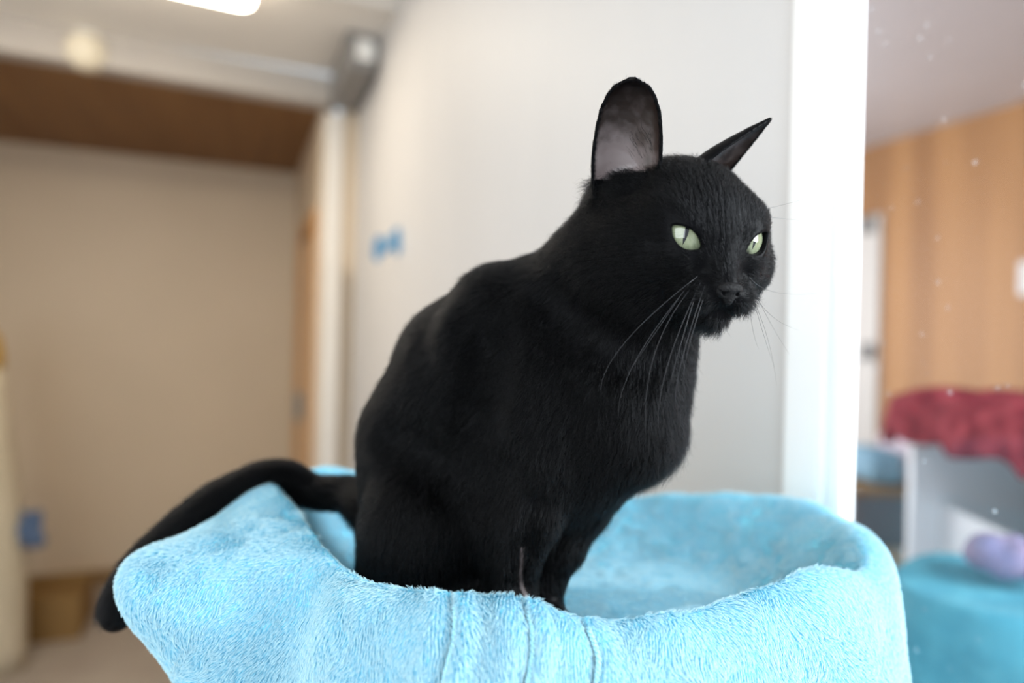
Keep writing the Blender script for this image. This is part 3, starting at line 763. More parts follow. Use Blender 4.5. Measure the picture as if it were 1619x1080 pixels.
for e in EYES:
    bm = bmesh.new(); bmesh.ops.create_uvsphere(bm, u_segments=48, v_segments=32, radius=1.0)
    o = bm_obj('eye', bm, M['iris'], cat, True)
    c_ = cl(hd(e[0])); 
    n_w = nrm(e[1] @ HR)
    gz = nrm(np.array((-0.06, -0.99, 0.0))) if e[0][0] > 0 else nrm(np.array((0.45, -0.89, 0.0)))
    side = nrm(np.cross(gz, hu)); up2 = np.cross(side, gz)
    tw = R(8) ; s2 = math.cos(tw) * side + math.sin(tw) * up2; u2 = -math.sin(tw) * side + math.cos(tw) * up2
    rot = np.stack([s2, gz, u2], 1)
    B = np.stack([UD, VD, [0, 0, 1.0]], 1) @ rot
    r_ = RE * HS * 0.01
    o.matrix_parent_inverse = Matrix.Identity(4)
    o.matrix_local = Matrix([[B[0, 0] * r_, B[0, 1] * r_, B[0, 2] * r_, c_[0]], [B[1, 0] * r_, B[1, 1] * r_, B[1, 2] * r_, c_[1]], [B[2, 0] * r_, B[2, 1] * r_, B[2, 2] * r_, c_[2]], [0, 0, 0, 1]])
    o['label'] = 'pale green eye with a narrow slit pupil'
# nose leather with nostrils
nf = Field(hd((0, 4.9, -1.7)) - 1.4, hd((0, 4.9, -1.7)) + 1.4, 0.045)
def nh(c): return hd((c[0], c[1] - 0.10, c[2] - 0.76))
def nell(c, r, k, cut=False): nf.ell(nh(c), np.array(r) * HS, k, HR, cut)
nell((0, 4.95, -0.80), (0.62, 0.34, 0.30), 0.1)
for sx in (1, -1): nell((sx * 0.38, 4.90, -1.0), (0.25, 0.27, 0.25), 0.2)
nell((0, 4.98, -1.22), (0.24, 0.24, 0.36), 0.25)
for sx in (1, -1):
    nf.cone(nh((sx * 0.27, 5.26, -1.02)), nh((sx * 0.36, 5.0, -1.02)), 0.13, 0.10, 0.08, cut=True)
    nf.cone(nh((sx * 0.34, 5.2, -1.03)), nh((sx * 0.66, 5.0, -0.86)), 0.07, 0.04, 0.06, cut=True)
nf.cone(nh((0, 5.28, -1.0)), nh((0, 5.24, -1.6)), 0.03, 0.05, 0.08, cut=True)
NV, NQ = nf.surface()
no = fast_mesh('nose', cl(NV), NQ, M['nose'], cat); no['label'] = 'bare black nose'
# whiskers: (root in head axes, pixels of the tip and of a point on the way)
def whisker(root, mid, tip, r0=0.012):
    a, b, c = hd(root), q(*mid), q(*tip)
    pts, rad_ = [], []
    for t in np.linspace(0, 1, 14):
        p = (1 - t) ** 2 * a + 2 * t * (1 - t) * (2 * b - 0.5 * a - 0.5 * c) + t * t * c
        pts.append(cl(p)); rad_.append(r0 * (1 - 0.85 * t) * 0.01)
    V, Fc = tube(pts, rad_, 6)
    mesh_obj('whisker', V, Fc, M['whisker'], cat)
for rt_, md, tp in (((1.35, 4.3, -1.20), (985, 545, 33.6), (950, 625, 33.2)), ((1.45, 4.2, -1.35), (1005, 570, 33.8), (978, 660, 33.3)),
                    ((1.40, 4.3, -1.50), (1035, 560, 33.4), (1022, 695, 33.0)), ((1.25, 4.45, -1.45), (1052, 590, 33.2), (1043, 690, 33.0)),
                    ((1.30, 4.4, -1.65), (1072, 560, 33.0), (1046, 660, 32.8)), ((1.1, 4.6, -1.55), (1078, 570, 33.1), (1068, 640, 33.0)),
                    ((1.0, 4.6, -1.75), (1090, 545, 33.2), (1080, 600, 33.2)), ((1.5, 4.0, -1.55), (1030, 535, 34), (1000, 580, 34)),
                    ((-1.2, 4.5, -1.30), (1215, 495, 36.0), (1262, 522, 37)), ((-1.3, 4.4, -1.45), (1206, 525, 36.2), (1224, 580, 36.8)),
                    ((-1.25, 4.4, -1.65), (1190, 520, 36.2), (1200, 552, 36.5)), ((-1.15, 4.5, -1.55), (1212, 530, 36.0), (1228, 610, 36.6)),
                    ((-1.3, 4.3, -1.1), (1225, 462, 36.6), (1290, 464, 38)), ((-1.35, 4.3, -1.25), (1215, 505, 36.8), (1248, 560, 37.5)),
                    ((-1.6, 2.6, 1.6), (1245, 322, 37.0), (1308, 303, 38)), ((-1.9, 2.5, 1.5), (1230, 345, 37.4), (1275, 350, 38))):
    whisker(rt_, md, tp)

# ------------------------------------------------------------------ fleece blanket in the bed
BC = np.array([0.6, 48.0])
RIM = [  # photo pixel, distance
    (1375, 905, 43.0), (1372, 862, 46.5), (1340, 826, 51), (1290, 800, 55), (1230, 786, 58), (1100, 785, 62), (985, 792, 64), (860, 790, 65), (740, 780, 65), (620, 760, 64), (530, 742, 62), (455, 752, 55), (428, 772, 48.5),
    (455, 800, 45.0), (490, 838, 42.0), (530, 885, 38.8), (575, 922, 36.0), (630, 934, 34.6), (700, 940, 33.6), (830, 952, 33.2), (905, 974, 33.4), (980, 980, 33.8), (1100, 966, 35.0), (1200, 934, 37), (1290, 900, 39)]
rp = np.array([q(*r_) for r_ in RIM]); th_ = np.arctan2(rp[:, 1] - BC[1], rp[:, 0] - BC[0]); rr0 = np.hypot(rp[:, 1] - BC[1], rp[:, 0] - BC[0]); rz0 = rp[:, 2]
o_ = np.argsort(th_); th_, rr0, rz0 = th_[o_], rr0[o_], rz0[o_]
print('rim', [(round(math.degrees(a)), round(b, 1), round(c, 1)) for a, b, c in zip(th_, rr0, rz0)])
NT, NS = 720, 150
TH = np.linspace(-math.pi, math.pi, NT, endpoint=False)
def per(ys):
    x3 = np.concatenate([th_ - 2 * math.pi, th_, th_ + 2 * math.pi]); y3 = np.tile(ys, 3)
    y = np.interp(TH, x3, y3)
    ker = np.hanning(27); ker /= ker.sum()
    return np.convolve(np.concatenate([y[-40:], y, y[:40]]), ker, 'same')[40:-40]
RR, RZ = per(rr0), per(rz0)
def dang(a): return (TH - R(a) + math.pi) % (2 * math.pi) - math.pi
def bump(a, w_): return np.exp(-(dang(a) / R(w_)) ** 2)
flap = bump(-160, 18)                  # the corner hanging over on the tail's side
ZF = -18.3
# rows of the profile: each is (radius, height) for every angle
rows = []
for f_ in (0.0, 0.25, 0.5, 0.66): rows.append((RR * f_, np.full(NT, ZF) + (0.0 if f_ < 0.6 else 0.15)))
rows.append((RR * 0.80, np.full(NT, ZF) + 0.30 * (RZ - ZF)))
rows.append((RR * 0.90, ZF + 0.68 * (RZ - ZF)))
rows.append((RR * 0.965, ZF + 0.93 * (RZ - ZF)))
rows.append((RR, RZ))
rows.append((RR + 0.9 + 2.6 * flap, RZ - 0.5 - 0.1 * flap))
rows.append((RR + 1.6 + 5.6 * flap, RZ - 1.8 + 0.1 * flap))
rows.append((RR + 2.0 + 7.6 * flap, RZ - 4.0 + 0.9 * flap))
rows.append((RR + 2.5 + 5.0 * flap, RZ - 8.0 + 0.4 * flap))
rows.append((RR + 3.0 + 1.0 * flap, RZ - 14.0))
rows.append((RR + 3.4, RZ - 24.0))
rows = np.array(rows)                                   # (k,2,NT)
kk = len(rows)
def spline(rows, ns):
    s = np.linspace(0, kk - 1, ns); i = np.clip(s.astype(int), 0, kk - 2); t = (s - i)[:, None, None]
    p0, p1, p2, p3 = rows[np.clip(i - 1, 0, kk - 1)], rows[i], rows[i + 1], rows[np.clip(i + 2, 0, kk - 1)]
    return 0.5 * (2 * p1 + (p2 - p0) * t + (2 * p0 - 5 * p1 + 4 * p2 - p3) * t * t + (3 * p1 - p0 - 3 * p2 + p3) * t ** 3), s
prof, ss = spline(rows, NS)
rad_g, z_g = prof[:, 0], prof[:, 1]
U = BC[0] + rad_g * np.cos(TH)[None]; Vv = BC[1] + rad_g * np.sin(TH)[None]
BV = np.stack([U, Vv, z_g], -1).reshape(-1, 3)
BQ = []
ii, jj = np.meshgrid(np.arange(NS - 1), np.arange(NT), indexing='ij'); j2 = (jj + 1) % NT
BQ = np.stack([ii * NT + jj, (ii + 1) * NT + jj, (ii + 1) * NT + j2, ii * NT + j2], -1).reshape(-1, 4)
def vnormals(V, Q):
    nn = np.zeros_like(V); fn = np.cross(V[Q[:, 2]] - V[Q[:, 0]], V[Q[:, 3]] - V[Q[:, 1]])
    for c in range(4): np.add.at(nn, Q[:, c], fn)
    return nrm(nn)
BN = vnormals(BV, BQ)
if BN[10 * NT][2] < 0: BQ = BQ[:, ::-1]; BN = -BN
SS = np.repeat(ss, NT); TT = np.tile(TH, NS)
# soft undulation and the gathered seams on the front
outer = np.clip((SS - 6.5) / 1.5, 0, 1)
disp = 0.35 * vnoise(BV * 0.16, 11) + 0.16 * vnoise(BV * 0.42, 12)
disp *= np.clip((SS - 3) / 2, 0.15, 1)
SEAMS = [q(718, 1000, 32.4), q(838, 985, 32.0), q(940, 1000, 32.2)]
seam_th = [math.atan2(s[1] - BC[1], s[0] - BC[0]) for s in SEAMS]
def gap(a, w_): return np.exp(-((((TT - R(a) + math.pi) % (2 * math.pi)) - math.pi) / R(w_)) ** 2)
disp += np.clip((SS - 7.2) / 1.5, 0, 1) * (-1.1 * gap(-137, 7) + 0.5 * gap(-124, 8))
pile_l = np.ones(len(BV))
for st, amp in zip(seam_th, (1.0, 1.0, 0.6)):
    da = ((TT - st + 0.012 * np.sin(SS * 2.0) + math.pi) % (2 * math.pi) - math.pi) * 16.0    # cm along the rim
    disp += outer * amp * (0.40 * np.exp(-((da - 0.55) / 0.45) ** 2) - 0.75 * np.exp(-((da + 0.12) / 0.2) ** 2) + 0.25 * np.exp(-((da + 1.0) / 0.7) ** 2))
    disp += np.clip((SS - 6.6) / 0.5, 0, 1) * amp * (0.10 + 0.07 * np.sin(SS * 24.0)) * np.exp(-((da - 0.16) / 0.10) ** 2) * 1.6
    pile_l = np.minimum(pile_l, 1 - 0.55 * outer * amp * np.exp(-((da - 0.05) / 0.3) ** 2))
BV = BV + BN * disp[:, None]
BN = vnormals(BV, BQ)
blm = noise_mat('sky_blue_fleece', (0.24, 0.66, 0.80), (0.28, 0.70, 0.83), (60, 60, 60), 0.95, spec=0.1)
M['fleece'] = blm
SEAM_LINES = []
for st in seam_th:
    pl = []
    for i in range(NS):
        if ss[i] < 7.45 or ss[i] > 11.6: continue
        th0 = st - 0.012 * math.sin(ss[i] * 2.0) + 0.10 / 16.0
        c_ = int(round((th0 + math.pi) / (2 * math.pi) * NT)) % NT
        pl.append((BV[i * NT + c_], BN[i * NT + c_]))
    SEAM_LINES.append(pl)
BL_BASE = W(np.array([BC[0], BC[1], ZF]))
blanket = fast_mesh('fleece_blanket', W(BV) - BL_BASE, BQ, M['fleece'])
blanket.location = BL_BASE
tag(blanket, 'light blue fleece blanket lining the round bed and draped over its rim, under the cat', 'blanket')
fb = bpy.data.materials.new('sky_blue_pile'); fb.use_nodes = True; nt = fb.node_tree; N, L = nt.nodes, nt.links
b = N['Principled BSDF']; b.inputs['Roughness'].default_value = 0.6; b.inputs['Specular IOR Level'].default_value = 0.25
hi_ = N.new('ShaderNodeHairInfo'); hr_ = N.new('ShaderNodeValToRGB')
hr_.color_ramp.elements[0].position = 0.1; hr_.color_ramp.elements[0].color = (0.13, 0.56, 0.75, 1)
hr_.color_ramp.elements[1].position = 0.9; hr_.color_ramp.elements[1].color = (0.70, 0.89, 0.93, 1)  # pale tips over deep roots: sheen and depth shade put into the colour
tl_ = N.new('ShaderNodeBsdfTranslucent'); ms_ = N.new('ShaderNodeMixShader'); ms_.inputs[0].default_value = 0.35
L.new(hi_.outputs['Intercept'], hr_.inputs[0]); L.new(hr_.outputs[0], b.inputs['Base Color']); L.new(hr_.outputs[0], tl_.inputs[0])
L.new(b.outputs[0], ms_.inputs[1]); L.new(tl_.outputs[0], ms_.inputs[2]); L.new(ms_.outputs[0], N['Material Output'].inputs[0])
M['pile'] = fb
bc = BV[BQ].mean(1); bn = BN[BQ].mean(1); bs = SS[BQ[:, 0]]
dist = np.linalg.norm(bc, axis=1)
dn = np.clip((44 / dist), 0.8, 1.4) ** 2 * 300
dn = np.where(bs < 0.6, 0, np.where(bc[:, 2] < -27.5, dn * 0.45, dn))
dn = np.where((bn * nrm(-bc)).sum(1) < -0.45, dn * 0.15, dn)
P, Nn = scatter(BV, BQ, BN, dn)
n = len(P)
print('pile', n, round(time.time() - T0, 1))
dn_ = np.array([0, -0.25, -1.0]) + 0.0 * P
rad_dir = np.stack([P[:, 0] - BC[0], P[:, 1] - BC[1], 0 * P[:, 0]], 1); rad_dir = nrm(rad_dir)
fl = np.array([0.1, -0.2, -0.75])[None] + 0.55 * rad_dir + 0.75 * np.stack([vnoise(P * 0.33, s) for s in (21, 22, 23)], 1) + 0.45 * np.stack([vnoise(P * 1.3, s) for s in (24, 25, 26)], 1)
fl = nrm(fl - Nn * (fl * Nn).sum(1, keepdims=True))
# tufts: strands lean to the middle of their tuft
cell = 0.14
ci = np.floor((P + 0.35 * cell * np.stack([vnoise(P * 3.0, s) for s in (31, 32, 33)], 1)) / cell).astype(np.int64)
hsh = (ci[:, 0] * 73856093) ^ (ci[:, 1] * 19349663) ^ (ci[:, 2] * 83492791)
_, inv = np.unique(hsh, return_inverse=True)
cnt = np.bincount(inv); cen = np.stack([np.bincount(inv, P[:, i]) / cnt for i in range(3)], 1)[inv]
tl = rng.random(cnt.size)[inv]
ln = (0.40 + 0.16 * tl) * (0.85 + 0.3 * rng.random(n))
pth = np.arctan2(P[:, 1] - BC[1], P[:, 0] - BC[0])
val = np.exp(-((((pth - R(-139) + math.pi) % (2 * math.pi)) - math.pi) / R(9)) ** 2) * np.clip((-15.0 - P[:, 2]) / 2.5, 0, 1)
lift = 0.55 + 0.18 * (tl - 0.5) + 0.22 * vnoise(P * 0.35, 41) + 0.55 * val
K = 4; PTS = np.empty((n, K, 3))
toc = cen - P; toc = toc - Nn * (toc * Nn).sum(1, keepdims=True)
for k, t in enumerate(np.linspace(0, 1, K)):
    PTS[:, k] = P - Nn * 0.03 + toc * (0.85 * t) + ln[:, None] * (t * fl * (0.45 + 0.35 * t) + Nn * (lift * (t - 0.35 * t * t))[:, None]) + 0.02 * t * rng.normal(size=(n, 3))
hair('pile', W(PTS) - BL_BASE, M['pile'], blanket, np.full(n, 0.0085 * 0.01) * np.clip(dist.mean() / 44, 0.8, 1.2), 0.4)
blanket.children[0]['kind'] = 'stuff'

M['seam'] = noise_mat('seam_fleece', (0.34, 0.72, 0.84), (0.50, 0.80, 0.88), (900, 900, 900), 0.9, bump=0.5, spec=0.1)
for pl in SEAM_LINES:
    pp = np.array([a for a, _ in pl]); pn = np.array([b for _, b in pl])
    sl_ = np.concatenate([[0], np.cumsum(np.linalg.norm(np.diff(pp, axis=0), axis=1))])
    so = np.arange(0, min(sl_[-1], 12.0), 0.035)
    pi_ = np.stack([np.interp(so, sl_, pp[:, k]) for k in range(3)], 1); kn_ = np.hanning(61); kn_ /= kn_.sum()
    def smo(x): return np.stack([np.convolve(np.pad(x[:, k], 30, 'edge'), kn_, 'valid') for k in range(3)], 1)
    pi_ = smo(pi_); ni_ = nrm(np.stack([np.interp(so, sl_, pn[:, k]) for k in range(3)], 1))
    ni_ = nrm(smo(ni_)); tg = nrm(np.gradient(pi_, axis=0)); sd = np.cross(tg, ni_)
    V, Fc = [], []
    for ph in (0, math.pi):
        an = so * 2 * math.pi / 0.62 + ph
        pts = pi_ + ni_ * (0.17 + 0.05 * np.sin(an))[:, None] + sd * (0.085 * np.cos(an))[:, None]
        rr_ = 0.075 * np.clip(so / 0.5, 0.3, 1) * (1 + 0.12 * vnoise(pts * 9, 51))
        v_, f_ = tube([Vector(p) for p in (W(pts) - BL_BASE)], rr_ * 0.01, 8)
        k0 = len(V); V += v_; Fc += [tuple(k0 + i for i in f) for f in f_]
    mesh_obj('seam', V, Fc, M['seam'], blanket)

# the bed under the blanket, on its post
PB = W(np.array([BC[0], BC[1], 0])); PB[2] = 0
perch = empty('cat_perch', PB, 'round cat bed on a carpeted post carrying the blue blanket', 'cat tree')
hz = 1.5 + ZF * 0.01
zr = 1.5 + (RZ.min() - 1.6) * 0.01
V, Fc = lathe([(0.02, hz - 0.045), (0.08, hz - 0.045), (0.098, hz - 0.035), (0.104, hz - 0.018), (0.098, hz - 0.012), (0.02, hz - 0.012)], 48)
mesh_obj('bowl', V, Fc, M['sand'], perch)
V, Fc = lathe([(0.05, 0.04), (0.05, hz - 0.045)], 32); mesh_obj('post', V, Fc, M['sand'], perch)
V, Fc = lathe([(0.22, 0.0), (0.22, 0.035), (0.215, 0.04)], 48); mesh_obj('base', V, Fc, M['sand'], perch)

# ------------------------------------------------------------------ things in the room
def rounded_bar(x0, x1, y0, y1, z0, z1, r, n=10):
    """flat bar with rounded ends in plan"""
    pts = []
    for cx, cy, a0 in ((x1 - r, y1 - r, 0), (x0 + r, y1 - r, 90), (x0 + r, y0 + r, 180), (x1 - r, y0 + r, 270)):
        for k in range(n + 1):
            a = R(a0 + 90 * k / n); pts.append((cx + r * math.cos(a), cy + r * math.sin(a)))
    m = len(pts); V = [(x, y, z0) for x, y in pts] + [(x, y, z1) for x, y in pts]
    Fc = [tuple(range(m - 1, -1, -1)), tuple(range(m, 2 * m))] + [(k, (k + 1) % m, m + (k + 1) % m, m + k) for k in range(m)]
    return V, Fc
lp = empty('ceiling_light', (-0.575, 2.40, 2.70), 'long white lit ceiling light with a rounded end, at the top of the picture', 'light', rz=R(4))
V, Fc = rounded_bar(-0.62, 0.62, -0.13, 0.13, -0.045, 0.0, 0.05); mesh_obj('housing', V, Fc, M['lamp_shell'], lp, False)
V, Fc = rounded_bar(-0.615, 0.615, -0.125, 0.125, -0.065, -0.045, 0.05); mesh_obj('diffuser', V, Fc, M['diffuser'], lp, False)
gc = at(136, 82, 275)
gp = empty('globe_light', (gc[0], gc[1], 2.70), 'round cream globe light on the ceiling in front of the white beam', 'light')
V, Fc = lathe([(0.045, 0.0), (0.05, -0.015), (0.04, -0.03)], 32); mesh_obj('base', V, Fc, M['lamp_shell'], gp)
zc = gc[2] - 2.70
V, Fc = lathe([(0.001 + 0.078 * math.sin(a), zc + 0.078 * math.cos(a)) for a in np.linspace(0.02, math.pi - 0.001, 24)], 32)
mesh_obj('globe', V, Fc, M['globe'], gp)
tk = empty('door_track', (0.45, 3.1, 2.70), 'grey metal sliding door rail housing under the ceiling at the end of the wall', 'rail')
bm = bmesh.new(); add_box(bm, (-0.065, -0.38, -0.145), (0.055, 0.14, 0.0), 0.006); bm_obj('housing', bm, M['grey'], tk)
bm = bmesh.new(); add_box(bm, (-0.03, -0.40, -0.11), (0.045, -0.375, -0.03), 0.01); bm_obj('end_cap', bm, M['lamp_shell'], tk)
bd = box('leaning_panel', (0.385, 3.20, 0.0), (0.448, 3.245, 1.85), M['offwhite'], None, 0.004)
tag(bd, 'narrow tall white panel standing against the pier at the wall end', 'panel')
# butterfly ornament on the wall: wings stand off the plaster
bp = at(619, 388, 232)
orn = empty('butterfly_ornament', (XW, bp[1], bp[2]), 'small blue butterfly decoration stuck on the pale wall left of the cat', 'decoration')
def wing(name, pts, m_):
    bm = bmesh.new(); k = len(pts)
    f = [bm.verts.new(p) for p in pts]; bk = [bm.verts.new((p[0], p[1] + 0.004, p[2])) for p in pts]
    bm.faces.new(f); bm.faces.new(bk[::-1])
    for i in range(k): bm.faces.new((f[(i + 1) % k], f[i], bk[i], bk[(i + 1) % k]))
    bmesh.ops.recalc_face_normals(bm, faces=bm.faces)
    return bm_obj(name, bm, m_, orn)
wing('wing', [(-0.062, 0, 0.0), (-0.052, 0, 0.028), (-0.035, 0, 0.032), (-0.018, 0, 0.06), (0.0, 0, 0.065), (0.0, 0, -0.02), (-0.03, 0, -0.012)], M['decal_pale'])
wing('wing', [(-0.090, -0.004, -0.01), (-0.086, -0.004, 0.025), (-0.066, -0.004, 0.03), (-0.058, -0.004, 0.0), (-0.068, -0.004, -0.05), (-0.082, -0.004, -0.06), (-0.092, -0.004, -0.04)], M['decal_blue'])
wing('wing', [(-0.022, -0.006, 0.02), (-0.026, -0.006, 0.052), (-0.004, -0.006, 0.058), (0.0, -0.006, 0.0), (-0.004, -0.006, -0.035), (-0.018, -0.006, -0.03)], M['decal_blue'])
V, Fc = tube([(-0.066, 0, -0.035), (-0.04, -0.004, -0.01), (-0.008, 0, 0.02)], [0.004, 0.007, 0.004], 8); mesh_obj('body', V, Fc, M['decal_blue'], orn)

# left edge: rolled mat, box, cloth
rb = at(2, 1015, 300); rb[2] = 0
roll = empty('rolled_mat', rb, 'cream rolled mat with an ochre top leaning at the left edge of the picture', 'mat')
def leanz(z): return (-0.30 * max(z - 0.5, 0) * 0.35 - 0.02, 0)
pts = [(0.0 + leanz(z)[0], 0, z) for z in np.linspace(0.0, 1.32, 14)]
V, Fc = tube(pts, [0.115 - 0.02 * i / 13 for i in range(14)], 28); mesh_obj('roll', V, Fc, M['cream'], roll)
pts = [(leanz(z)[0], 0, z) for z in np.linspace(1.32, 1.52, 5)]
V, Fc = tube(pts, [0.096, 0.097, 0.095, 0.085, 0.05], 28); mesh_obj('end', V, Fc, M['ochre'], roll)
cb_ = at(82, 960, 345); cb_[2] = 0
cbx = empty('cardboard_box', cb_, 'low brown cardboard box on the floor beside the rolled mat', 'box')
bm = bmesh.new()
for lo, hi in (((-0.20, -0.20, 0.012), (0.16, -0.192, 0.22)), ((-0.20, 0.152, 0.012), (0.16, 0.16, 0.22)), ((-0.20, -0.192, 0.012), (-0.192, 0.152, 0.22)), ((0.152, -0.192, 0.012), (0.16, 0.152, 0.22)), ((-0.20, -0.20, 0.0), (0.16, 0.16, 0.012))): add_box(bm, lo, hi)
bm_obj('tray', bm, M['card'], cbx)
bm = bmesh.new(); add_box(bm, (-0.19, -0.19, 0.013), (0.15, 0.15, 0.16)); bm_obj('lining', bm, M['card'], cbx)
bl_ = at(50, 838, 300)
V = []; Fc = []
for i in range(13):
    for j in range(9):
        a, c_ = (i / 12 - 0.5), j / 8
        V.append((0.075 * a + 0.008 * math.sin(c_ * 9), 0.015 * math.sin(a * 9 + c_ * 3) - 0.0, 0.08 - 0.16 * c_ + 0.02 * abs(a)))
for i in range(12):
    for j in range(8): Fc.append((i * 9 + j, (i + 1) * 9 + j, (i + 1) * 9 + j + 1, i * 9 + j + 1))
cloth = mesh_obj('cloth', V, Fc, M['blue_plastic']); cloth.location = bl_
sm = cloth.modifiers.new('solid', 'SOLIDIFY'); sm.thickness = 0.012
tag(cloth, 'small blue cloth hanging from the side of the cream rolled mat', 'cloth')

# ------------------------------------------------------------------ things in the next room
def lump(name, fn, nu, nv, m_, parent=None, loc=(0, 0, 0), thick=0.0):
    V, Fc = [], []
    for i in range(nu):
        for j in range(nv): V.append(fn(i / (nu - 1), j / (nv - 1)))
    for i in range(nu - 1):
        for j in range(nv - 1): Fc.append((i * nv + j, (i + 1) * nv + j, (i + 1) * nv + j + 1, i * nv + j + 1))
    o = mesh_obj(name, V, Fc, m_, parent); o.location = loc
    if thick:
        s_ = o.modifiers.new('solid', 'SOLIDIFY'); s_.thickness = thick; s_.offset = 1
    return o
A0 = at(1436, 668, 165)
cang = math.atan2(-0.868, -0.495)              # run of the cabinet's front edge, towards the lens
cab = empty('cabinet', (A0[0], A0[1], 0.0), 'white open-fronted cabinet under the red blanket behind the glass', 'cabinet', rz=cang)
CH, CWd, CD = A0[2], 0.75, 0.55                 # front is local x axis from the far corner; inside is local +y
zs = at(1600, 815, 150)[2]
def cpart(name, lo, hi, m_): return box(name, lo, hi, m_, cab, 0.002)
cpart('side_panel', (0, 0, 0), (0.03, CD, CH - 0.022), M['cabinet']); cpart('side_panel', (CWd - 0.03, 0, 0), (CWd, CD, CH - 0.022), M['cabinet'])
cpart('top', (0, 0, CH - 0.022), (CWd, CD, CH), M['cabinet']); cpart('back_panel', (0.03, CD - 0.015, 0), (CWd - 0.03, CD, CH - 0.022), M['cabinet'])
cpart('front_panel', (0.03, 0.06, 0.0), (CWd - 0.03, 0.08, zs), M['cabinet'])
def redf(u, v):
    x = -0.05 + (CWd + 0.08) * u; s_ = v * (CD + 0.14)
    y = -0.045; z = CH + 0.012
    if s_ < 0.09: y = -0.02 - 0.012 * math.sin(x * 23); z = CH + 0.03 - (0.09 - s_) * 0.6
    else: y = -0.02 + (s_ - 0.09); z = CH + 0.032
    z += 0.014 * math.sin(x * 17 + y * 9) * min(1, v * 5) + 0.010 * math.sin(x * 31 - y * 23) + 0.02 * math.exp(-((x - 0.3) / 0.25) ** 2) * min(1, v * 4)
    if x < 0.0: z -= 0.5 * (0.0 - x) + 0.0
    return (x, y, max(z, CH - 0.06 if (x < 0 or y < -0.005) else CH + 0.006))
rb_ = lump('red_blanket', redf, 60, 40, M['red_fleece'], None, (A0[0], A0[1], 0.0), 0.03); rb_.rotation_euler = (0, 0, cang)
tag(rb_, 'crumpled dark red patterned blanket lying on top of the white cabinet', 'blanket')
# teal fleece on a bed in front of the cabinet
tb = at(1628, 935, 88)
bed = empty('cat_stool', (tb[0], tb[1], 0), 'pale pink upholstered round stool under the teal fleece behind the glass', 'stool')
ZT = tb[2]
V, Fc = lathe([(0.135, 0.03), (0.142, 0.06), (0.142, ZT - 0.05), (0.135, ZT - 0.025), (0.05, ZT - 0.02)], 36); mesh_obj('seat', V, Fc, M['pinkish'], bed)
for k in range(4):
    a = R(45 + 90 * k)
    V, Fc = lathe([(0.016, 0.0), (0.02, 0.03)], 12)
    mesh_obj('foot', [(x + 0.09 * math.cos(a), y + 0.09 * math.sin(a), z) for x, y, z in V], Fc, M['dark'], bed)
def tealf(u, v):
    a = 2 * math.pi * u
    if v < 0.45: r = 0.15 * v / 0.45; z = 0.012 * math.sin(3 * a + 8 * v) * v
    else:
        t = (v - 0.45) / 0.55
        r = 0.15 + 0.014 * min(1, t * 4) + t * (0.010 + 0.012 * math.sin(7 * a) + 0.006 * math.sin(13 * a + 1)); z = -0.17 * t ** 1.2 * (1 + 0.15 * math.sin(2 * a + 1)) - 0.004
    return (r * math.cos(a), r * math.sin(a), z)
tf = lump('teal_fleece', tealf, 97, 40, M['teal_fleece'], None, (tb[0], tb[1], ZT), 0.010)
tag(tf, 'teal fleece draped over the pale stool in front of the white cabinet', 'blanket')
cu = at(1596, 890, 90)
def cushf(u, v):
    a = 2 * math.pi * u; b_ = math.pi * (v - 0.5)
    c_ = abs(math.cos(b_)) ** 0.6
    return (0.052 * c_ * math.cos(a), 0.052 * c_ * math.sin(a), 0.024 * math.sin(b_) + 0.004 * math.sin(5 * a) * c_)
co = lump('cushion', cushf, 41, 21, M['lilac'], None, (cu[0], cu[1], ZT + 0.038))
tag(co, 'small lilac cushion lying on the teal fleece behind the glass', 'cushion')
pf = at(1400, 842, 240)
plat = empty('carpeted_platform', (pf[0], pf[1], 0.0), 'low carpeted platform with a sand-coloured top behind the glass', 'platform', rz=R(-20))
box('body', (-0.30, -0.25, 0.0), (0.30, 0.25, pf[2] - 0.15), M['slate'], plat, 0.004)
box('top', (-0.32, -0.27, pf[2] - 0.15), (0.32, 0.27, pf[2]), M['sand'], plat, 0.015)
bn_ = empty('storage_bin', (pf[0], pf[1], pf[2]), 'slate grey storage bin standing on the carpeted platform', 'bin', rz=R(-20))
bm = bmesh.new()
hb_ = 0.165
for lo, hi in (((-0.22, -0.18, 0), (0.22, 0.18, 0.01)), ((-0.22, -0.18, 0.01), (-0.21, 0.18, hb_)), ((0.21, -0.18, 0.01), (0.22, 0.18, hb_)), ((-0.21, -0.18, 0.01), (0.21, -0.17, hb_)), ((-0.21, 0.17, 0.01), (0.21, 0.18, hb_))): add_box(bm, lo, hi)
bm_obj('tub', bm, mat('bin_grey', (0.10, 0.11, 0.13), 0.5), bn_)
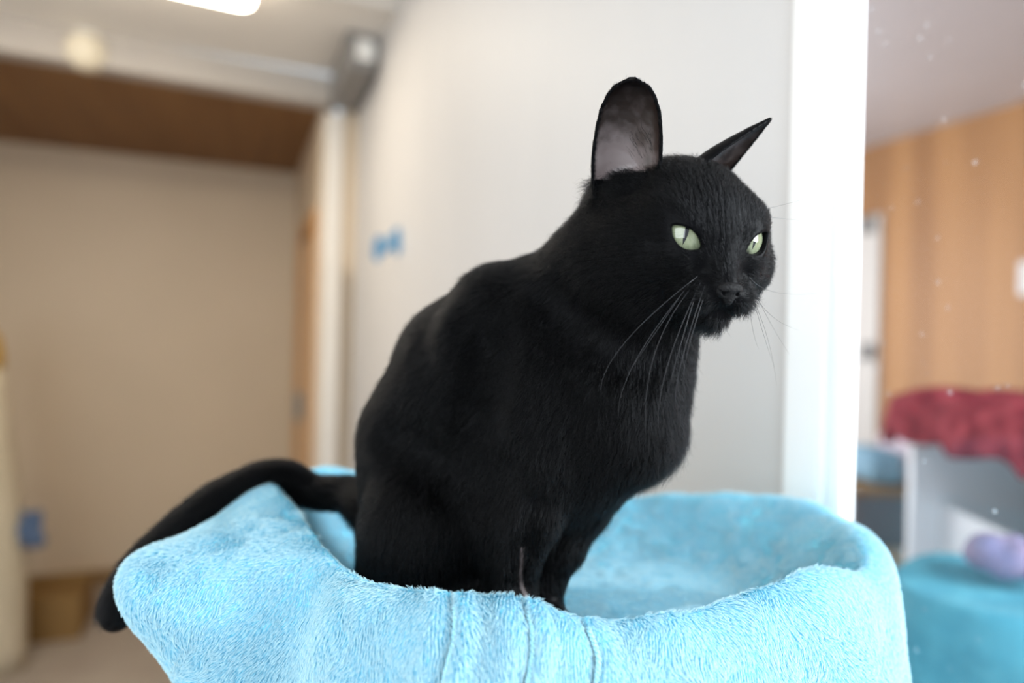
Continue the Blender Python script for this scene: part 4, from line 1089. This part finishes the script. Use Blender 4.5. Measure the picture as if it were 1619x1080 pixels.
bm = bmesh.new(); add_box(bm, (-0.23, -0.19, hb_), (0.23, 0.19, hb_ + 0.02), 0.006); bm_obj('lid', bm, M['card'], bn_)
zt_ = pf[2] + hb_ + 0.02
def foldf(w_, d_, h_):
    def f(u, v):
        a = 2 * math.pi * u; b_ = math.pi * (v - 0.5)
        sq = lambda x: math.copysign(abs(x) ** 0.45, x)
        return (w_ * sq(math.cos(a)) * abs(math.cos(b_)) ** 0.3, d_ * sq(math.sin(a)) * abs(math.cos(b_)) ** 0.3, h_ + h_ * sq(math.sin(b_)) + 0.006 * math.sin(6 * a) * math.cos(b_))
    return f
p1 = at(1378, 735, 240); p2 = at(1426, 700, 240)
fo = lump('folded_towel', foldf(0.058, 0.12, 0.055), 61, 25, M['steel_blue'], None, (p1[0], p1[1], zt_ + 0.003)); fo.rotation_euler = (0, 0, R(-22))
tag(fo, 'folded steel blue towel on the bin beside the window post', 'towel')
fo = lump('folded_towel', foldf(0.036, 0.11, 0.08), 61, 25, M['pinkish'], None, (p2[0], p2[1], zt_ + 0.003)); fo.rotation_euler = (0, 0, R(-22))
tag(fo, 'folded pale pink towel on the bin, next to the red blanket', 'towel')
# on the pine wall
def on_wall(px, py):
    a = at(px, py, 100); d = a - Vector(EYE); t = (NX - EYE[0]) / d.x
    return Vector(EYE) + d * t
s0 = on_wall(1384, 340); s1 = on_wall(1384, 640)
st = box('trim_5', (NX - 0.02, s0.y - 0.05, 0), (NX, s0.y + 0.14, s0.z), M['offwhite']); tag(st, kind=S)
for k, py in enumerate((356, 556)):
    p_ = on_wall(1380, py); bm = bmesh.new(); add_box(bm, (NX - 0.045, p_.y - 0.03, p_.z - 0.05), (NX - 0.02, p_.y + 0.05, p_.z + 0.05), 0.006)
    bm_obj('hinge', bm, M['grey'], st)
p_ = on_wall(1622, 440)
nt_ = box('paper_notice', (NX - 0.006, p_.y - 0.16, p_.z - 0.08), (NX, p_.y + 0.03, p_.z + 0.08), M['paper']); tag(nt_, 'white paper notice pinned on the pine wall at the right edge', 'notice')
print('script', round(time.time() - T0, 1))
